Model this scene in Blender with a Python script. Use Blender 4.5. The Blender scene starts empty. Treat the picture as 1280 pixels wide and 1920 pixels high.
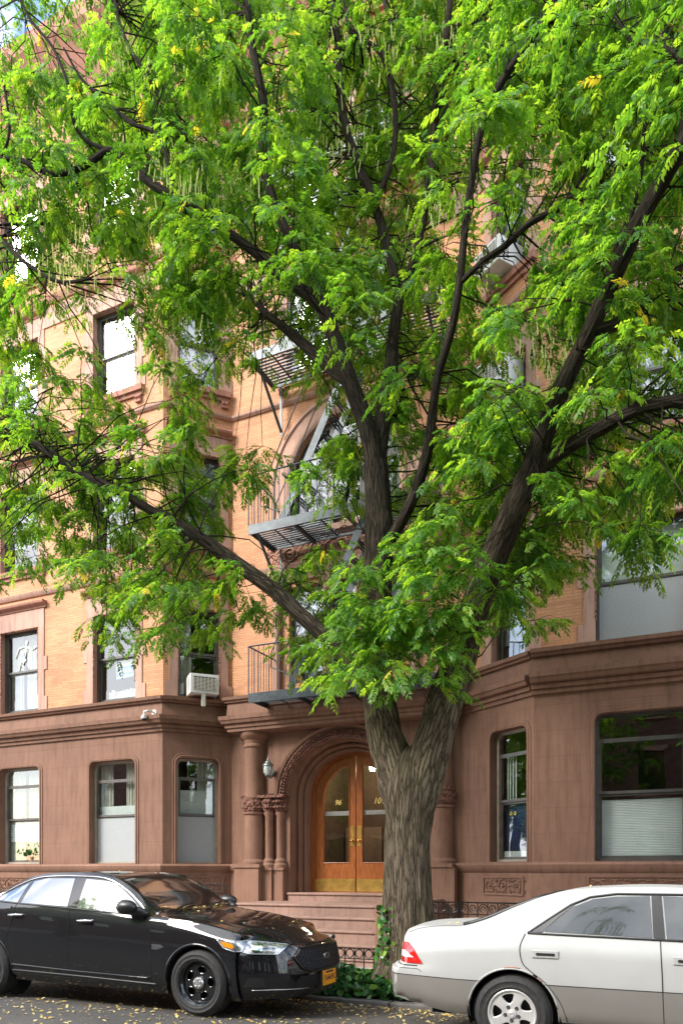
import bpy, bmesh, math, random
import numpy as np
from mathutils import Vector, Matrix, geometry
from mathutils.bvhtree import BVHTree
R = math.radians
rnd = random.Random(7); nr = np.random.default_rng(7)
sc = bpy.context.scene
COL = sc.collection
# ------------------------------------------------------------------ camera
FPX, YAW, EYE, HZ = 1400.0, R(24.7), 1.504, 1632.0
cam_d = bpy.data.cameras.new('camera'); cam = bpy.data.objects.new('camera', cam_d); COL.objects.link(cam)
cam.location = (0, 0, EYE); cam.rotation_euler = (R(90), 0, YAW)
cam_d.sensor_fit = 'VERTICAL'; cam_d.sensor_height = 36; cam_d.sensor_width = 24
cam_d.lens = FPX / 1920 * 36; cam_d.shift_y = (HZ - 960) / 1920; cam_d.clip_end = 600; cam_d.clip_start = .05
sc.camera = cam
sc.render.resolution_x = 682; sc.render.resolution_y = 1024
# ------------------------------------------------------------------ world
SUN_EL, SUN_AZ = R(37), R(-142)      # direction towards the sun: behind the camera, to the left
w = bpy.data.worlds.new('World'); sc.world = w; w.use_nodes = True
nt = w.node_tree; nt.nodes.clear()
out = nt.nodes.new('ShaderNodeOutputWorld'); bg = nt.nodes.new('ShaderNodeBackground')
sky = nt.nodes.new('ShaderNodeTexSky'); sky.sky_type = 'NISHITA'; sky.sun_disc = False
sky.sun_elevation = SUN_EL; sky.sun_rotation = R(218); sky.dust_density = 1.2; sky.ozone_density = 1.5
tc = nt.nodes.new('ShaderNodeTexCoord'); nz = nt.nodes.new('ShaderNodeTexNoise'); nz.inputs['Scale'].default_value = 2.3
nz.inputs['Detail'].default_value = 7; nz.inputs['Roughness'].default_value = .6
cr = nt.nodes.new('ShaderNodeValToRGB'); cr.color_ramp.elements[0].position = .47; cr.color_ramp.elements[1].position = .60
mx = nt.nodes.new('ShaderNodeMix'); mx.data_type = 'RGBA'; mx.inputs[7].default_value = (9.4, 9.5, 9.6, 1)
nt.links.new(tc.outputs['Generated'], nz.inputs['Vector']); nt.links.new(nz.outputs['Fac'], cr.inputs['Fac'])
nt.links.new(cr.outputs['Color'], mx.inputs[0]); nt.links.new(sky.outputs['Color'], mx.inputs[6])
nt.links.new(mx.outputs[2], bg.inputs['Color']); bg.inputs['Strength'].default_value = .15
nt.links.new(bg.outputs[0], out.inputs[0])
sun_d = bpy.data.lights.new('sun', 'SUN'); sun = bpy.data.objects.new('sun', sun_d); COL.objects.link(sun)
sun_d.energy = 1.9; sun_d.angle = R(20); sun_d.color = (1, .95, .88)
sdir = Vector((math.sin(SUN_AZ) * math.cos(SUN_EL), math.cos(SUN_AZ) * math.cos(SUN_EL), math.sin(SUN_EL)))
sun.rotation_euler = sdir.to_track_quat('Z', 'Y').to_euler(); sun.location = (-20, -20, 30)
sc.view_settings.view_transform = 'Standard'; sc.view_settings.look = 'None'; sc.view_settings.gamma = 1
sc.view_settings.exposure = 1.75
# ------------------------------------------------------------------ survey helpers
SS, CC = math.sin(YAW), math.cos(YAW)
def P(px, py, Y):
    "point of the world plane y = Y that a pixel of the photograph (1280 x 1920) looks at"
    xc = (px - 640) / FPX; Z = Y / (CC + xc * SS)
    return Vector((Z * (-SS + xc * CC), Y, EYE + (HZ - py) * Z / FPX))
def pxm(px, Y):
    xc = (px - 640) / FPX
    return Y / (CC + xc * SS) / FPX      # metres per pixel there
# ------------------------------------------------------------------ materials
MATS = {}
def newmat(name):
    m = bpy.data.materials.new(name); m.use_nodes = True; MATS[name] = m
    n = m.node_tree.nodes; l = m.node_tree.links
    return m, n, l, n['Principled BSDF']
def ramp(n, stops):
    r = n.new('ShaderNodeValToRGB'); e = r.color_ramp.elements
    while len(e) < len(stops): e.new(.5)
    for k, (p, c) in enumerate(stops): e[k].position = p; e[k].color = (*c, 1) if len(c) == 3 else c
    return r
def noise(n, l, vec, scale, detail=4, rough=.55, stretch=None):
    if stretch:
        mp = n.new('ShaderNodeMapping'); mp.inputs['Scale'].default_value = stretch; l.new(vec, mp.inputs['Vector']); vec = mp.outputs[0]
    t = n.new('ShaderNodeTexNoise'); t.inputs['Scale'].default_value = scale; t.inputs['Detail'].default_value = detail
    t.inputs['Roughness'].default_value = rough; l.new(vec, t.inputs['Vector']); return t
def mul(n, l, a, b, fac=1.0, mode='MULTIPLY'):
    m = n.new('ShaderNodeMix'); m.data_type = 'RGBA'; m.blend_type = mode; m.inputs[0].default_value = fac
    l.new(a, m.inputs[6]); l.new(b, m.inputs[7]); return m.outputs[2]
def bump(n, l, p, h, strength, dist):
    b = n.new('ShaderNodeBump'); b.inputs['Strength'].default_value = strength; b.inputs['Distance'].default_value = dist
    l.new(h, b.inputs['Height']); l.new(b.outputs[0], p.inputs['Normal']); return b
def plain(name, col, rough=.5, metal=0, var=.12, scale=6, bmp=0, coat=0, ior=1.5, stretch=None, fine=60):
    m, n, l, p = newmat(name); tc = n.new('ShaderNodeTexCoord')
    t = noise(n, l, tc.outputs['Object'], scale, 5, .6, stretch)
    lo = tuple(c * (1 - var) for c in col); hi = tuple(min(1, c * (1 + var)) for c in col)
    r = ramp(n, [(.35, lo), (.65, hi)]); l.new(t.outputs['Fac'], r.inputs[0]); l.new(r.outputs[0], p.inputs['Base Color'])
    p.inputs['Roughness'].default_value = rough; p.inputs['Metallic'].default_value = metal; p.inputs['IOR'].default_value = ior
    p.inputs['Coat Weight'].default_value = coat; p.inputs['Coat Roughness'].default_value = .03
    if bmp:
        t2 = noise(n, l, tc.outputs['Object'], fine, 4, .6); bump(n, l, p, t2.outputs['Fac'], bmp, .01)
    return m
def stone(name, col, joints=True, jw=.006, carve=0):
    m, n, l, p = newmat(name); tc = n.new('ShaderNodeTexCoord'); o = tc.outputs['Object']
    t = noise(n, l, o, .8, 5, .6); r = ramp(n, [(.3, tuple(c * .82 for c in col)), (.7, tuple(c * 1.14 for c in col))]); l.new(t.outputs['Fac'], r.inputs[0])
    s = noise(n, l, o, 3, 6, .65, (3.5, .35, 1)); rs = ramp(n, [(.30, (.60, .57, .56)), (.52, (1, 1, 1)), (.75, (1.08, 1.07, 1.05))]); l.new(s.outputs['Fac'], rs.inputs[0])
    c = mul(n, l, r.outputs[0], rs.outputs[0], .7)
    g = noise(n, l, o, 55, 5, .75); rg = ramp(n, [(.3, (.80, .80, .80)), (.7, (1.15, 1.13, 1.12))]); l.new(g.outputs['Fac'], rg.inputs[0])
    c = mul(n, l, c, rg.outputs[0], .8); h = g.outputs['Fac']
    if joints:
        b = n.new('ShaderNodeTexBrick'); b.inputs['Scale'].default_value = 1; b.inputs['Brick Width'].default_value = 2.2; b.inputs['Row Height'].default_value = .42
        b.inputs['Mortar Size'].default_value = jw; b.inputs['Mortar Smooth'].default_value = .4; b.inputs['Color1'].default_value = (1, 1, 1, 1); b.inputs['Color2'].default_value = (.93, .93, .93, 1)
        b.inputs['Mortar'].default_value = (.78, .75, .73, 1); l.new(o, b.inputs['Vector']); c = mul(n, l, c, b.outputs['Color'], .8)
        i = n.new('ShaderNodeMath'); i.operation = 'MULTIPLY_ADD'; i.inputs[1].default_value = -1.2; l.new(b.outputs['Fac'], i.inputs[0]); l.new(g.outputs['Fac'], i.inputs[2]); h = i.outputs[0]
    l.new(c, p.inputs['Base Color']); p.inputs['Roughness'].default_value = .8; p.inputs['Specular IOR Level'].default_value = .3
    bump(n, l, p, h, .35, .006)
    if carve:
        v = n.new('ShaderNodeTexVoronoi'); v.inputs['Scale'].default_value = carve; v.feature = 'SMOOTH_F1'; l.new(o, v.inputs['Vector'])
        wv = noise(n, l, o, carve * .8, 2, .5); a = n.new('ShaderNodeMath'); a.operation = 'ADD'; l.new(v.outputs['Distance'], a.inputs[0]); l.new(wv.outputs['Fac'], a.inputs[1])
        bump(n, l, p, a.outputs[0], 1, .07)
    return m
BROWN = (.218, .118, .080)
stone('brownstone', BROWN); stone('brownstone_plain', BROWN, False); stone('brownstone_carved', (.17, .08, .058), False, carve=16)
stone('step_stone', (.30, .19, .15), False); stone('sandstone', (.46, .28, .215), False); stone('sandstone_carved', (.34, .17, .115), False, carve=22)
stone('terracotta', (.36, .17, .12), False)
def brickmat(name, c1, c2, mort, bw=.30, rh=.052, ms=.006):
    m, n, l, p = newmat(name); tc = n.new('ShaderNodeTexCoord'); o = tc.outputs['Object']
    b = n.new('ShaderNodeTexBrick'); b.inputs['Scale'].default_value = 1; b.inputs['Brick Width'].default_value = bw; b.inputs['Row Height'].default_value = rh
    b.inputs['Mortar Size'].default_value = ms; b.inputs['Mortar Smooth'].default_value = .3; b.inputs['Bias'].default_value = -.2
    b.inputs['Color1'].default_value = (*c1, 1); b.inputs['Color2'].default_value = (*c2, 1); b.inputs['Mortar'].default_value = (*mort, 1); l.new(o, b.inputs['Vector'])
    t = noise(n, l, o, 1.1, 5, .6); r = ramp(n, [(.3, (.74, .72, .72)), (.7, (1.14, 1.12, 1.10))]); l.new(t.outputs['Fac'], r.inputs[0])
    c = mul(n, l, b.outputs['Color'], r.outputs[0], .9)
    f = noise(n, l, o, 14, 3, .6, (1, 5, 1)); rf = ramp(n, [(.3, (.80, .76, .72)), (.6, (1.08, 1.08, 1.08))]); l.new(f.outputs['Fac'], rf.inputs[0]); c = mul(n, l, c, rf.outputs[0], .8)
    l.new(c, p.inputs['Base Color']); p.inputs['Roughness'].default_value = .78
    iv = n.new('ShaderNodeMath'); iv.operation = 'SUBTRACT'; iv.inputs[0].default_value = 1; l.new(b.outputs['Fac'], iv.inputs[1]); bump(n, l, p, iv.outputs[0], .6, .006)
    return m
brickmat('roman_brick', (.60, .295, .145), (.47, .215, .10), (.38, .22, .14))
brickmat('red_brick', (.20, .085, .06), (.15, .065, .05), (.2, .17, .15), .22, .075, .01)
plain('iron_paint', (.055, .066, .076), .38, .3, .3, 9, .25)
plain('black_iron', (.012, .012, .013), .35, .4, .3, 9, .2)
plain('roller_cloth', (.38, .39, .40), .8, 0, .08); plain('window_frame', (.085, .078, .07), .4, .2, .2); plain('window_frame_tan', (.30, .25, .20), .5, 0, .15); plain('white_paint', (.72, .72, .70), .45, 0, .06)
plain('silver', (.55, .55, .54), .3, .85, .1); plain('aluminium', (.62, .61, .59), .35, .45, .10); plain('chrome', (.8, .8, .82), .08, 1, .03)
plain('lantern_metal', (.20, .21, .20), .4, .6, .3, 20); plain('rubber', (.022, .021, .020), .75, 0, .35, 25, .3); plain('black_plastic', (.014, .014, .015), .38, 0, .2, 20, .1); plain('matt_black', (.004, .004, .004), .9, 0, .1)
plain('brass', (.72, .46, .12), .26, .85, .2, 7); plain('curtain', (.62, .60, .52), .9, 0, .1); plain('gold_paint', (.85, .66, .2), .4, .3, .05)
plain('shade', (.80, .81, .80), .85, 0, .04); plain('screen', (.30, .315, .32), .7, 0, .1, 60); plain('interior_paint', (.14, .12, .10), .9, 0, .2)
plain('vestibule_paint', (.06, .045, .035), .8, 0, .2); plain('warm_paint', (.40, .20, .09), .85, 0, .1); plain('blue_cloth', (.012, .03, .11), .8, 0, .5, 3); plain('navy', (.02, .03, .05), .4, 0, .15)
plain('paper', (.75, .73, .66), .8, 0, .15, 30); plain('poster_blue', (.10, .22, .50), .6, 0, .08); plain('bone', (.8, .8, .74), .6, 0, .08)
plain('plate_yellow', (.85, .36, .02), .4, 0, .06); plain('ink', (.01, .015, .05), .5, 0, .05); plain('amber', (.8, .24, .01), .15, 0, .1, coat=1); plain('red_lens', (.55, .012, .01), .12, 0, .15, 40, coat=1)
plain('clear_lens', (.24, .25, .26), .10, .6, .6, 30, coat=1); plain('white_lens', (.75, .75, .75), .1, 0, .08, coat=1); plain('lamp_glass', (.42, .46, .43), .15, .1, .3, 18, coat=1)
plain('ac_beige', (.58, .56, .48), .5, 0, .08); plain('dark_slot', (.008, .008, .009), .8); plain('tile', (.5, .48, .43), .6)
def carpaint(name, col, rough, coat, metal=0, dirt=.1):
    m, n, l, p = newmat(name); tc = n.new('ShaderNodeTexCoord'); t = noise(n, l, tc.outputs['Object'], 2.2, 6, .65)
    r = ramp(n, [(.3, tuple(c * (1 - dirt) for c in col)), (.7, col)]); l.new(t.outputs['Fac'], r.inputs[0]); l.new(r.outputs[0], p.inputs['Base Color'])
    p.inputs['Metallic'].default_value = metal; p.inputs['Roughness'].default_value = rough; p.inputs['Coat Weight'].default_value = coat; p.inputs['Coat Roughness'].default_value = .02; p.inputs['Coat IOR'].default_value = 1.55
    return m
carpaint('black_paint', (.002, .0025, .004), .6, 1.0, 0); MATS['black_paint'].node_tree.nodes['Principled BSDF'].inputs['Specular IOR Level'].default_value = .1; carpaint('pearl_paint', (.40, .40, .385), .42, .15, .0, .09); MATS['pearl_paint'].node_tree.nodes['Principled BSDF'].inputs['Specular IOR Level'].default_value = .25; carpaint('taupe_paint', (.235, .22, .20), .34, .5, .1, .14)
def woodmat():
    m, n, l, p = newmat('varnished_wood'); tc = n.new('ShaderNodeTexCoord'); t = noise(n, l, tc.outputs['Object'], 9, 5, .6, (5, .5, 5))
    r = ramp(n, [(.25, (.13, .034, .009)), (.7, (.38, .12, .028))]); l.new(t.outputs['Fac'], r.inputs[0]); l.new(r.outputs[0], p.inputs['Base Color']); p.inputs['Roughness'].default_value = .3; p.inputs['Coat Weight'].default_value = .6
woodmat()
def glassmat(name, base, tint, rough=.01, wav=.02):
    m, n, l, p = newmat(name); n.remove(p); o = n['Material Output']
    tr = n.new('ShaderNodeBsdfTransparent'); tr.inputs[0].default_value = (*tint, 1); g = n.new('ShaderNodeBsdfGlossy'); g.inputs['Roughness'].default_value = rough; g.inputs[0].default_value = (.95, .97, 1, 1)
    f = n.new('ShaderNodeFresnel'); f.inputs[0].default_value = 1.55; a = n.new('ShaderNodeMath'); a.operation = 'MULTIPLY_ADD'; a.inputs[1].default_value = .9; a.inputs[2].default_value = base; a.use_clamp = True
    l.new(f.outputs[0], a.inputs[0]); ge = n.new('ShaderNodeNewGeometry'); bf = n.new('ShaderNodeMath'); bf.operation = 'SUBTRACT'; bf.inputs[0].default_value = 1; l.new(ge.outputs['Backfacing'], bf.inputs[1]); fm = n.new('ShaderNodeMath'); fm.operation = 'MULTIPLY'; l.new(a.outputs[0], fm.inputs[0]); l.new(bf.outputs[0], fm.inputs[1]); a = fm; mxs = n.new('ShaderNodeMixShader'); l.new(a.outputs[0], mxs.inputs[0]); l.new(tr.outputs[0], mxs.inputs[1]); l.new(g.outputs[0], mxs.inputs[2]); l.new(mxs.outputs[0], o.inputs[0])
    tc = n.new('ShaderNodeTexCoord'); t = noise(n, l, tc.outputs['Object'], 1.6, 2, .5); b = n.new('ShaderNodeBump'); b.inputs['Strength'].default_value = wav; b.inputs['Distance'].default_value = .1; l.new(t.outputs['Fac'], b.inputs['Height']); l.new(b.outputs[0], g.inputs['Normal'])
glassmat('glass', .09, (.86, .89, .88)); glassmat('glass_high', .11, (.85, .88, .88)); glassmat('glass_door', .10, (.8, .8, .8))
def carglass(name, base, col=(.9, .93, .96)):
    m, n, l, p = newmat(name); o = n['Material Output']; p.inputs['Base Color'].default_value = (.008, .009, .009, 1); p.inputs['Roughness'].default_value = .1
    tc = n.new('ShaderNodeTexCoord'); t = noise(n, l, tc.outputs['Object'], 5, 3, .5); r = ramp(n, [(.4, (.006, .007, .007)), (.7, (.02, .022, .02))]); l.new(t.outputs['Fac'], r.inputs[0]); l.new(r.outputs[0], p.inputs['Base Color'])
    g = n.new('ShaderNodeBsdfGlossy'); g.inputs['Roughness'].default_value = .012; g.inputs[0].default_value = (*col, 1); f = n.new('ShaderNodeFresnel'); f.inputs[0].default_value = 1.5
    a = n.new('ShaderNodeMath'); a.operation = 'MULTIPLY_ADD'; a.inputs[1].default_value = 1.2; a.inputs[2].default_value = base; a.use_clamp = True; l.new(f.outputs[0], a.inputs[0])
    mxs = n.new('ShaderNodeMixShader'); l.new(a.outputs[0], mxs.inputs[0]); l.new(p.outputs[0], mxs.inputs[1]); l.new(g.outputs[0], mxs.inputs[2]); l.new(mxs.outputs[0], o.inputs[0])
carglass('side_glass', .18); carglass('wind_glass', .06); carglass('sedan_glass', .0, (.62, .66, .68))
def barkmat():
    m, n, l, p = newmat('bark'); uv = n.new('ShaderNodeUVMap'); v = uv.outputs[0]
    t = noise(n, l, v, 9, 6, .7, (3.2, .42, 1)); t2 = noise(n, l, v, 30, 5, .7, (2, .8, 1)); tc = n.new('ShaderNodeTexCoord'); t3 = noise(n, l, tc.outputs['Object'], 1.4, 3, .5)
    mp = n.new('ShaderNodeMapping'); mp.inputs['Scale'].default_value = (28, 3.0, 1); l.new(v, mp.inputs[0]); vo = n.new('ShaderNodeTexVoronoi'); vo.inputs['Scale'].default_value = 1; vo.feature = 'DISTANCE_TO_EDGE'; 
    wa = n.new('ShaderNodeVectorMath'); wa.operation = 'MULTIPLY_ADD'; wa.inputs[1].default_value = (1.4, 1.4, 0); l.new(t.outputs['Color'], wa.inputs[0]); l.new(mp.outputs[0], wa.inputs[2]); l.new(wa.outputs[0], vo.inputs['Vector'])
    r0 = ramp(n, [(0, (0, 0, 0)), (.22, (1, 1, 1))]); l.new(vo.outputs['Distance'], r0.inputs[0])
    r = ramp(n, [(.12, (.018, .013, .009)), (.5, (.080, .060, .040)), (.95, (.185, .145, .102))]); 
    ad = n.new('ShaderNodeMath'); ad.operation = 'MULTIPLY_ADD'; ad.inputs[1].default_value = .7; l.new(r0.outputs[0], ad.inputs[0]); sb = n.new('ShaderNodeMath'); sb.operation = 'MULTIPLY_ADD'; sb.inputs[1].default_value = .9; sb.inputs[2].default_value = -.12; l.new(t2.outputs['Fac'], sb.inputs[0]); l.new(sb.outputs[0], ad.inputs[2])
    l.new(ad.outputs[0], r.inputs[0]); r3 = ramp(n, [(.4, (1, 1, 1)), (.62, (.86, .92, .76))]); l.new(t3.outputs['Fac'], r3.inputs[0])
    sx = n.new('ShaderNodeSeparateXYZ'); l.new(tc.outputs['Object'], sx.inputs[0]); rz_ = ramp(n, [(.0, (1, 1, 1)), (.32, (1, 1, 1)), (.62, (.33, .32, .32))]); mz = n.new('ShaderNodeMath'); mz.operation = 'MULTIPLY'; mz.inputs[1].default_value = .1; l.new(sx.outputs[2], mz.inputs[0]); l.new(mz.outputs[0], rz_.inputs[0])  # darker with height: backlit shade painted into the colour, plus younger, wetter bark
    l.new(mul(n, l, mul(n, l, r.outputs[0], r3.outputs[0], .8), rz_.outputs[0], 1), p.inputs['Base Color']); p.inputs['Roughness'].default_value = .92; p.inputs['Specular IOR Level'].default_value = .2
    bump(n, l, p, ad.outputs[0], 1.0, .035)
barkmat()
def leafmat(name, stops, trans=.55, rough=.42, tboost=1.5):
    m, n, l, p = newmat(name); o = n['Material Output']; at = n.new('ShaderNodeAttribute'); at.attribute_name = 'tone'; at.attribute_type = 'GEOMETRY'
    r = ramp(n, stops); l.new(at.outputs['Fac'], r.inputs[0]); l.new(r.outputs[0], p.inputs['Base Color']); p.inputs['Roughness'].default_value = rough; p.inputs['Specular IOR Level'].default_value = .42
    t = n.new('ShaderNodeBsdfTranslucent'); g = n.new('ShaderNodeMix'); g.data_type = 'RGBA'; g.blend_type = 'MULTIPLY'; g.inputs[0].default_value = 1; g.inputs[7].default_value = (1.25 * tboost, 1.05 * tboost, .30 * tboost, 1)
    l.new(r.outputs[0], g.inputs[6]); l.new(g.outputs[2], t.inputs[0]); mxs = n.new('ShaderNodeMixShader'); mxs.inputs[0].default_value = trans
    l.new(p.outputs[0], mxs.inputs[1]); l.new(t.outputs[0], mxs.inputs[2]); l.new(mxs.outputs[0], o.inputs[0])
leafmat('leaf', [(0, (.035, .115, .024)), (.4, (.080, .205, .034)), (.8, (.165, .32, .045)), (.965, (.28, .41, .07)), (1, (.45, .40, .08))], .6, .4, 1.9)
leafmat('ivy_leaf', [(0, (.010, .045, .014)), (.5, (.028, .10, .022)), (.85, (.07, .19, .03)), (1, (.22, .34, .05))], .2, .3, 1)
leafmat('pod', [(0, (.26, .36, .08)), (1, (.5, .56, .2))], .4); leafmat('dry_leaf', [(0, (.42, .26, .06)), (.5, (.62, .46, .13)), (1, (.7, .58, .3))], .1, .6, 1)
def asphalt():
    m, n, l, p = newmat('asphalt'); tc = n.new('ShaderNodeTexCoord'); o = tc.outputs['Object']
    t = noise(n, l, o, .7, 6, .6); r = ramp(n, [(.3, (.050, .046, .042)), (.7, (.092, .085, .076))]); l.new(t.outputs['Fac'], r.inputs[0])
    g = noise(n, l, o, 90, 4, .8); rg = ramp(n, [(.35, (.55, .55, .55)), (.5, (1, 1, 1)), (.68, (2.1, 2.05, 2.0))]); l.new(g.outputs['Fac'], rg.inputs[0])
    l.new(mul(n, l, r.outputs[0], rg.outputs[0], 1), p.inputs['Base Color']); p.inputs['Roughness'].default_value = .85; bump(n, l, p, g.outputs['Fac'], .7, .008)
asphalt()
plain('concrete', (.30, .28, .25), .85, 0, .2, 2.5, .35); plain('kerb_stone', (.13, .12, .11), .8, 0, .35, 6, .5, fine=30); plain('soil', (.035, .025, .018), .95, 0, .3, 12, .8)
def M(n): return MATS[n]
# ------------------------------------------------------------------ mesh helpers
class MB:
    def __init__(s): s.v = []; s.f = []; s.m = Matrix.Identity(4)
    def add(s, vs, fs, mat=None):
        k = len(s.v); mt = mat if mat is not None else None
        s.v += [tuple(mt @ Vector(p)) if mt else tuple(p) for p in vs]; s.f += [tuple(i + k for i in f) for f in fs]; return s
    def box(s, x0, x1, y0, y1, z0, z1, mat=None):
        return s.add([(x, y, z) for x in (x0, x1) for y in (y0, y1) for z in (z0, z1)], [(0, 1, 3, 2), (4, 6, 7, 5), (0, 4, 5, 1), (2, 3, 7, 6), (0, 2, 6, 4), (1, 5, 7, 3)], mat)
    def tube(s, pts, rad, n=8, mat=None, cap=True):
        pts = [Vector(p) for p in pts]; N = len(pts)
        if not hasattr(rad, '__len__'): rad = [rad] * N
        vs = []; fs = []; up = None
        for i, p in enumerate(pts):
            d = (pts[min(i + 1, N - 1)] - pts[max(i - 1, 0)]).normalized()
            if up is None: up = Vector((0, 0, 1)) if abs(d.z) < .9 else Vector((1, 0, 0))
            a = (up - d * up.dot(d)).normalized(); b = d.cross(a); up = a
            for k in range(n):
                t = 2 * math.pi * k / n; vs.append(p + (a * math.cos(t) + b * math.sin(t)) * rad[i])
        for i in range(N - 1):
            for k in range(n): fs.append((i * n + k, i * n + (k + 1) % n, (i + 1) * n + (k + 1) % n, (i + 1) * n + k))
        if cap: fs.append(tuple(range(n))[::-1]); fs.append(tuple(range((N - 1) * n, N * n)))
        return s.add(vs, fs, mat)
    def bar(s, a, b, w, h, mat=None):
        a = Vector(a); b = Vector(b); d = (b - a).normalized(); up = Vector((0, 0, 1)) if abs(d.z) < .95 else Vector((0, 1, 0))
        x = d.cross(up).normalized() * w / 2; y = x.normalized().cross(d) * h / 2
        vs = [p + sx * x + sy * y for p in (a, b) for sx, sy in ((-1, -1), (1, -1), (1, 1), (-1, 1))]
        return s.add(vs, [(3, 2, 1, 0), (4, 5, 6, 7), (0, 1, 5, 4), (1, 2, 6, 5), (2, 3, 7, 6), (3, 0, 4, 7)], mat)
    def lathe(s, prof, n=24, mat=None, a0=0, a1=2 * math.pi):
        "prof: (radius, height) about local z"
        full = abs(a1 - a0 - 2 * math.pi) < 1e-6; m = n if full else n + 1; vs = []; fs = []
        for r, z in prof:
            for k in range(m):
                t = a0 + (a1 - a0) * k / n; vs.append((r * math.cos(t), r * math.sin(t), z))
        for i in range(len(prof) - 1):
            for k in range(n): fs.append((i * m + k, i * m + (k + 1) % m, (i + 1) * m + (k + 1) % m, (i + 1) * m + k))
        return s.add(vs, fs, mat)
    def sphere(s, c, r, n=10, sc3=(1, 1, 1), mat=None):
        vs = []; fs = []; h = n // 2 + 1
        for i in range(h + 1):
            a = math.pi * i / h
            for k in range(n):
                t = 2 * math.pi * k / n; vs.append((c[0] + r * sc3[0] * math.sin(a) * math.cos(t), c[1] + r * sc3[1] * math.sin(a) * math.sin(t), c[2] + r * sc3[2] * math.cos(a)))
        for i in range(h):
            for k in range(n): fs.append((i * n + k, (i + 1) * n + k, (i + 1) * n + (k + 1) % n, i * n + (k + 1) % n))
        return s.add(vs, fs, mat)
    def sweep(s, path, prof, mat=None, closed_path=False):
        "sweep profile (offset outward, height) along 2-D path in local xy; offset to the right of travel; local z is height. Path (x, y)"
        N = len(path); vs = []; fs = []; n = len(prof)
        for i in range(N):
            p = Vector(path[i]); 
            d1 = (p - Vector(path[i - 1])).normalized() if (i > 0 or closed_path) else None
            d2 = (Vector(path[(i + 1) % N]) - p).normalized() if (i < N - 1 or closed_path) else None
            if d1 is None: d1 = d2
            if d2 is None: d2 = d1
            n1 = Vector((d1.y, -d1.x)); n2 = Vector((d2.y, -d2.x)); m = (n1 + n2); m = m / max(.3, (1 + n1.dot(n2)))
            for o, h in prof: vs.append((p.x + m.x * o, p.y + m.y * o, h))
        for i in range(N - 1 if not closed_path else N):
            j = (i + 1) % N
            for k in range(n): fs.append((i * n + k, i * n + (k + 1) % n, j * n + (k + 1) % n, j * n + k))
        if not closed_path: fs.append(tuple(range(n))); fs.append(tuple(range((N - 1) * n, N * n))[::-1])
        return s.add(vs, fs, mat)
    def plate(s, outer, holes=(), z0=0, z1=.02, mat=None):
        "solid plate from a polygon with holes, local xy, thickness z0..z1"
        vv = []; loops = []
        for lp in [outer] + list(holes):
            k = len(vv); vv += [Vector(p[:2]) for p in lp]; loops.append(list(range(k, k + len(lp))))
        ed = [(l[i], l[(i + 1) % len(l)]) for l in loops for i in range(len(l))]
        ov, oe, of, ovo, _, _ = geometry.delaunay_2d_cdt(vv, ed, [], 1, 1e-6)
        def inside(p, poly):
            c = False; j = len(poly) - 1
            for i in range(len(poly)):
                a, b = poly[i], poly[j]
                if (a[1] > p.y) != (b[1] > p.y) and p.x < (b[0] - a[0]) * (p.y - a[1]) / (b[1] - a[1]) + a[0]: c = not c
                j = i
            return c
        tri = []
        for f in of:
            c = sum((ov[i] for i in f), Vector((0, 0))) / len(f)
            if inside(c, outer) and not any(inside(c, h) for h in holes): tri.append(f)
        n = len(ov); vs = [(p.x, p.y, z1) for p in ov] + [(p.x, p.y, z0) for p in ov]
        fs = [tuple(f) for f in tri] + [tuple(i + n for i in f)[::-1] for f in tri]
        ec = {}
        for f in tri:
            for i in range(len(f)):
                a, b = f[i], f[(i + 1) % len(f)]; ec[(a, b)] = 1
        for (a, b) in ec:
            if (b, a) not in ec: fs.append((b, a, a + n, b + n))
        return s.add(vs, fs, mat)
    def build(s, name, mat, parent=None, mw=None, smooth=None, bevel=0):
        me = bpy.data.meshes.new(name); me.from_pydata(s.v, [], s.f); me.update()
        o = bpy.data.objects.new(name, me); COL.objects.link(o); me.materials.append(M(mat) if isinstance(mat, str) else mat)
        if smooth: me.shade_smooth() if smooth is True else setsmooth(me, smooth)
        if bevel:
            b = o.modifiers.new('bevel', 'BEVEL'); b.width = bevel; b.segments = 2; b.limit_method = 'ANGLE'; b.angle_limit = R(40)
        place(o, parent, mw); return o
def setsmooth(me, ang):
    me.shade_smooth()
    try: me.set_sharp_from_angle(angle=R(ang))
    except Exception: pass
WM = {}
def place(o, parent, mw):
    mw = mw if mw is not None else (WM[parent.name] if parent else Matrix.Identity(4)); WM[o.name] = mw.copy()
    if parent: o.parent = parent; o.matrix_basis = WM[parent.name].inverted() @ mw
    else: o.matrix_basis = mw
def thing(name, label, cat, loc, group=None, rz=0):
    o = bpy.data.objects.new(name, None); COL.objects.link(o); o.empty_display_size = .2
    place(o, None, Matrix.Translation(loc) @ Matrix.Rotation(rz, 4, 'Z')); tag(o, label, cat, group); return o
def tag(o, label=None, cat=None, group=None, kind=None):
    if label: o['label'] = label
    if cat: o['category'] = cat
    if group: o['group'] = group
    if kind: o['kind'] = kind
    return o
ID = Matrix.Identity(4)
T = Matrix.Translation
def arc(cx, cy, rx, ry, a0, a1, n): return [(cx + rx * math.cos(a0 + (a1 - a0) * i / n), cy + ry * math.sin(a0 + (a1 - a0) * i / n)) for i in range(n + 1)]
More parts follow.
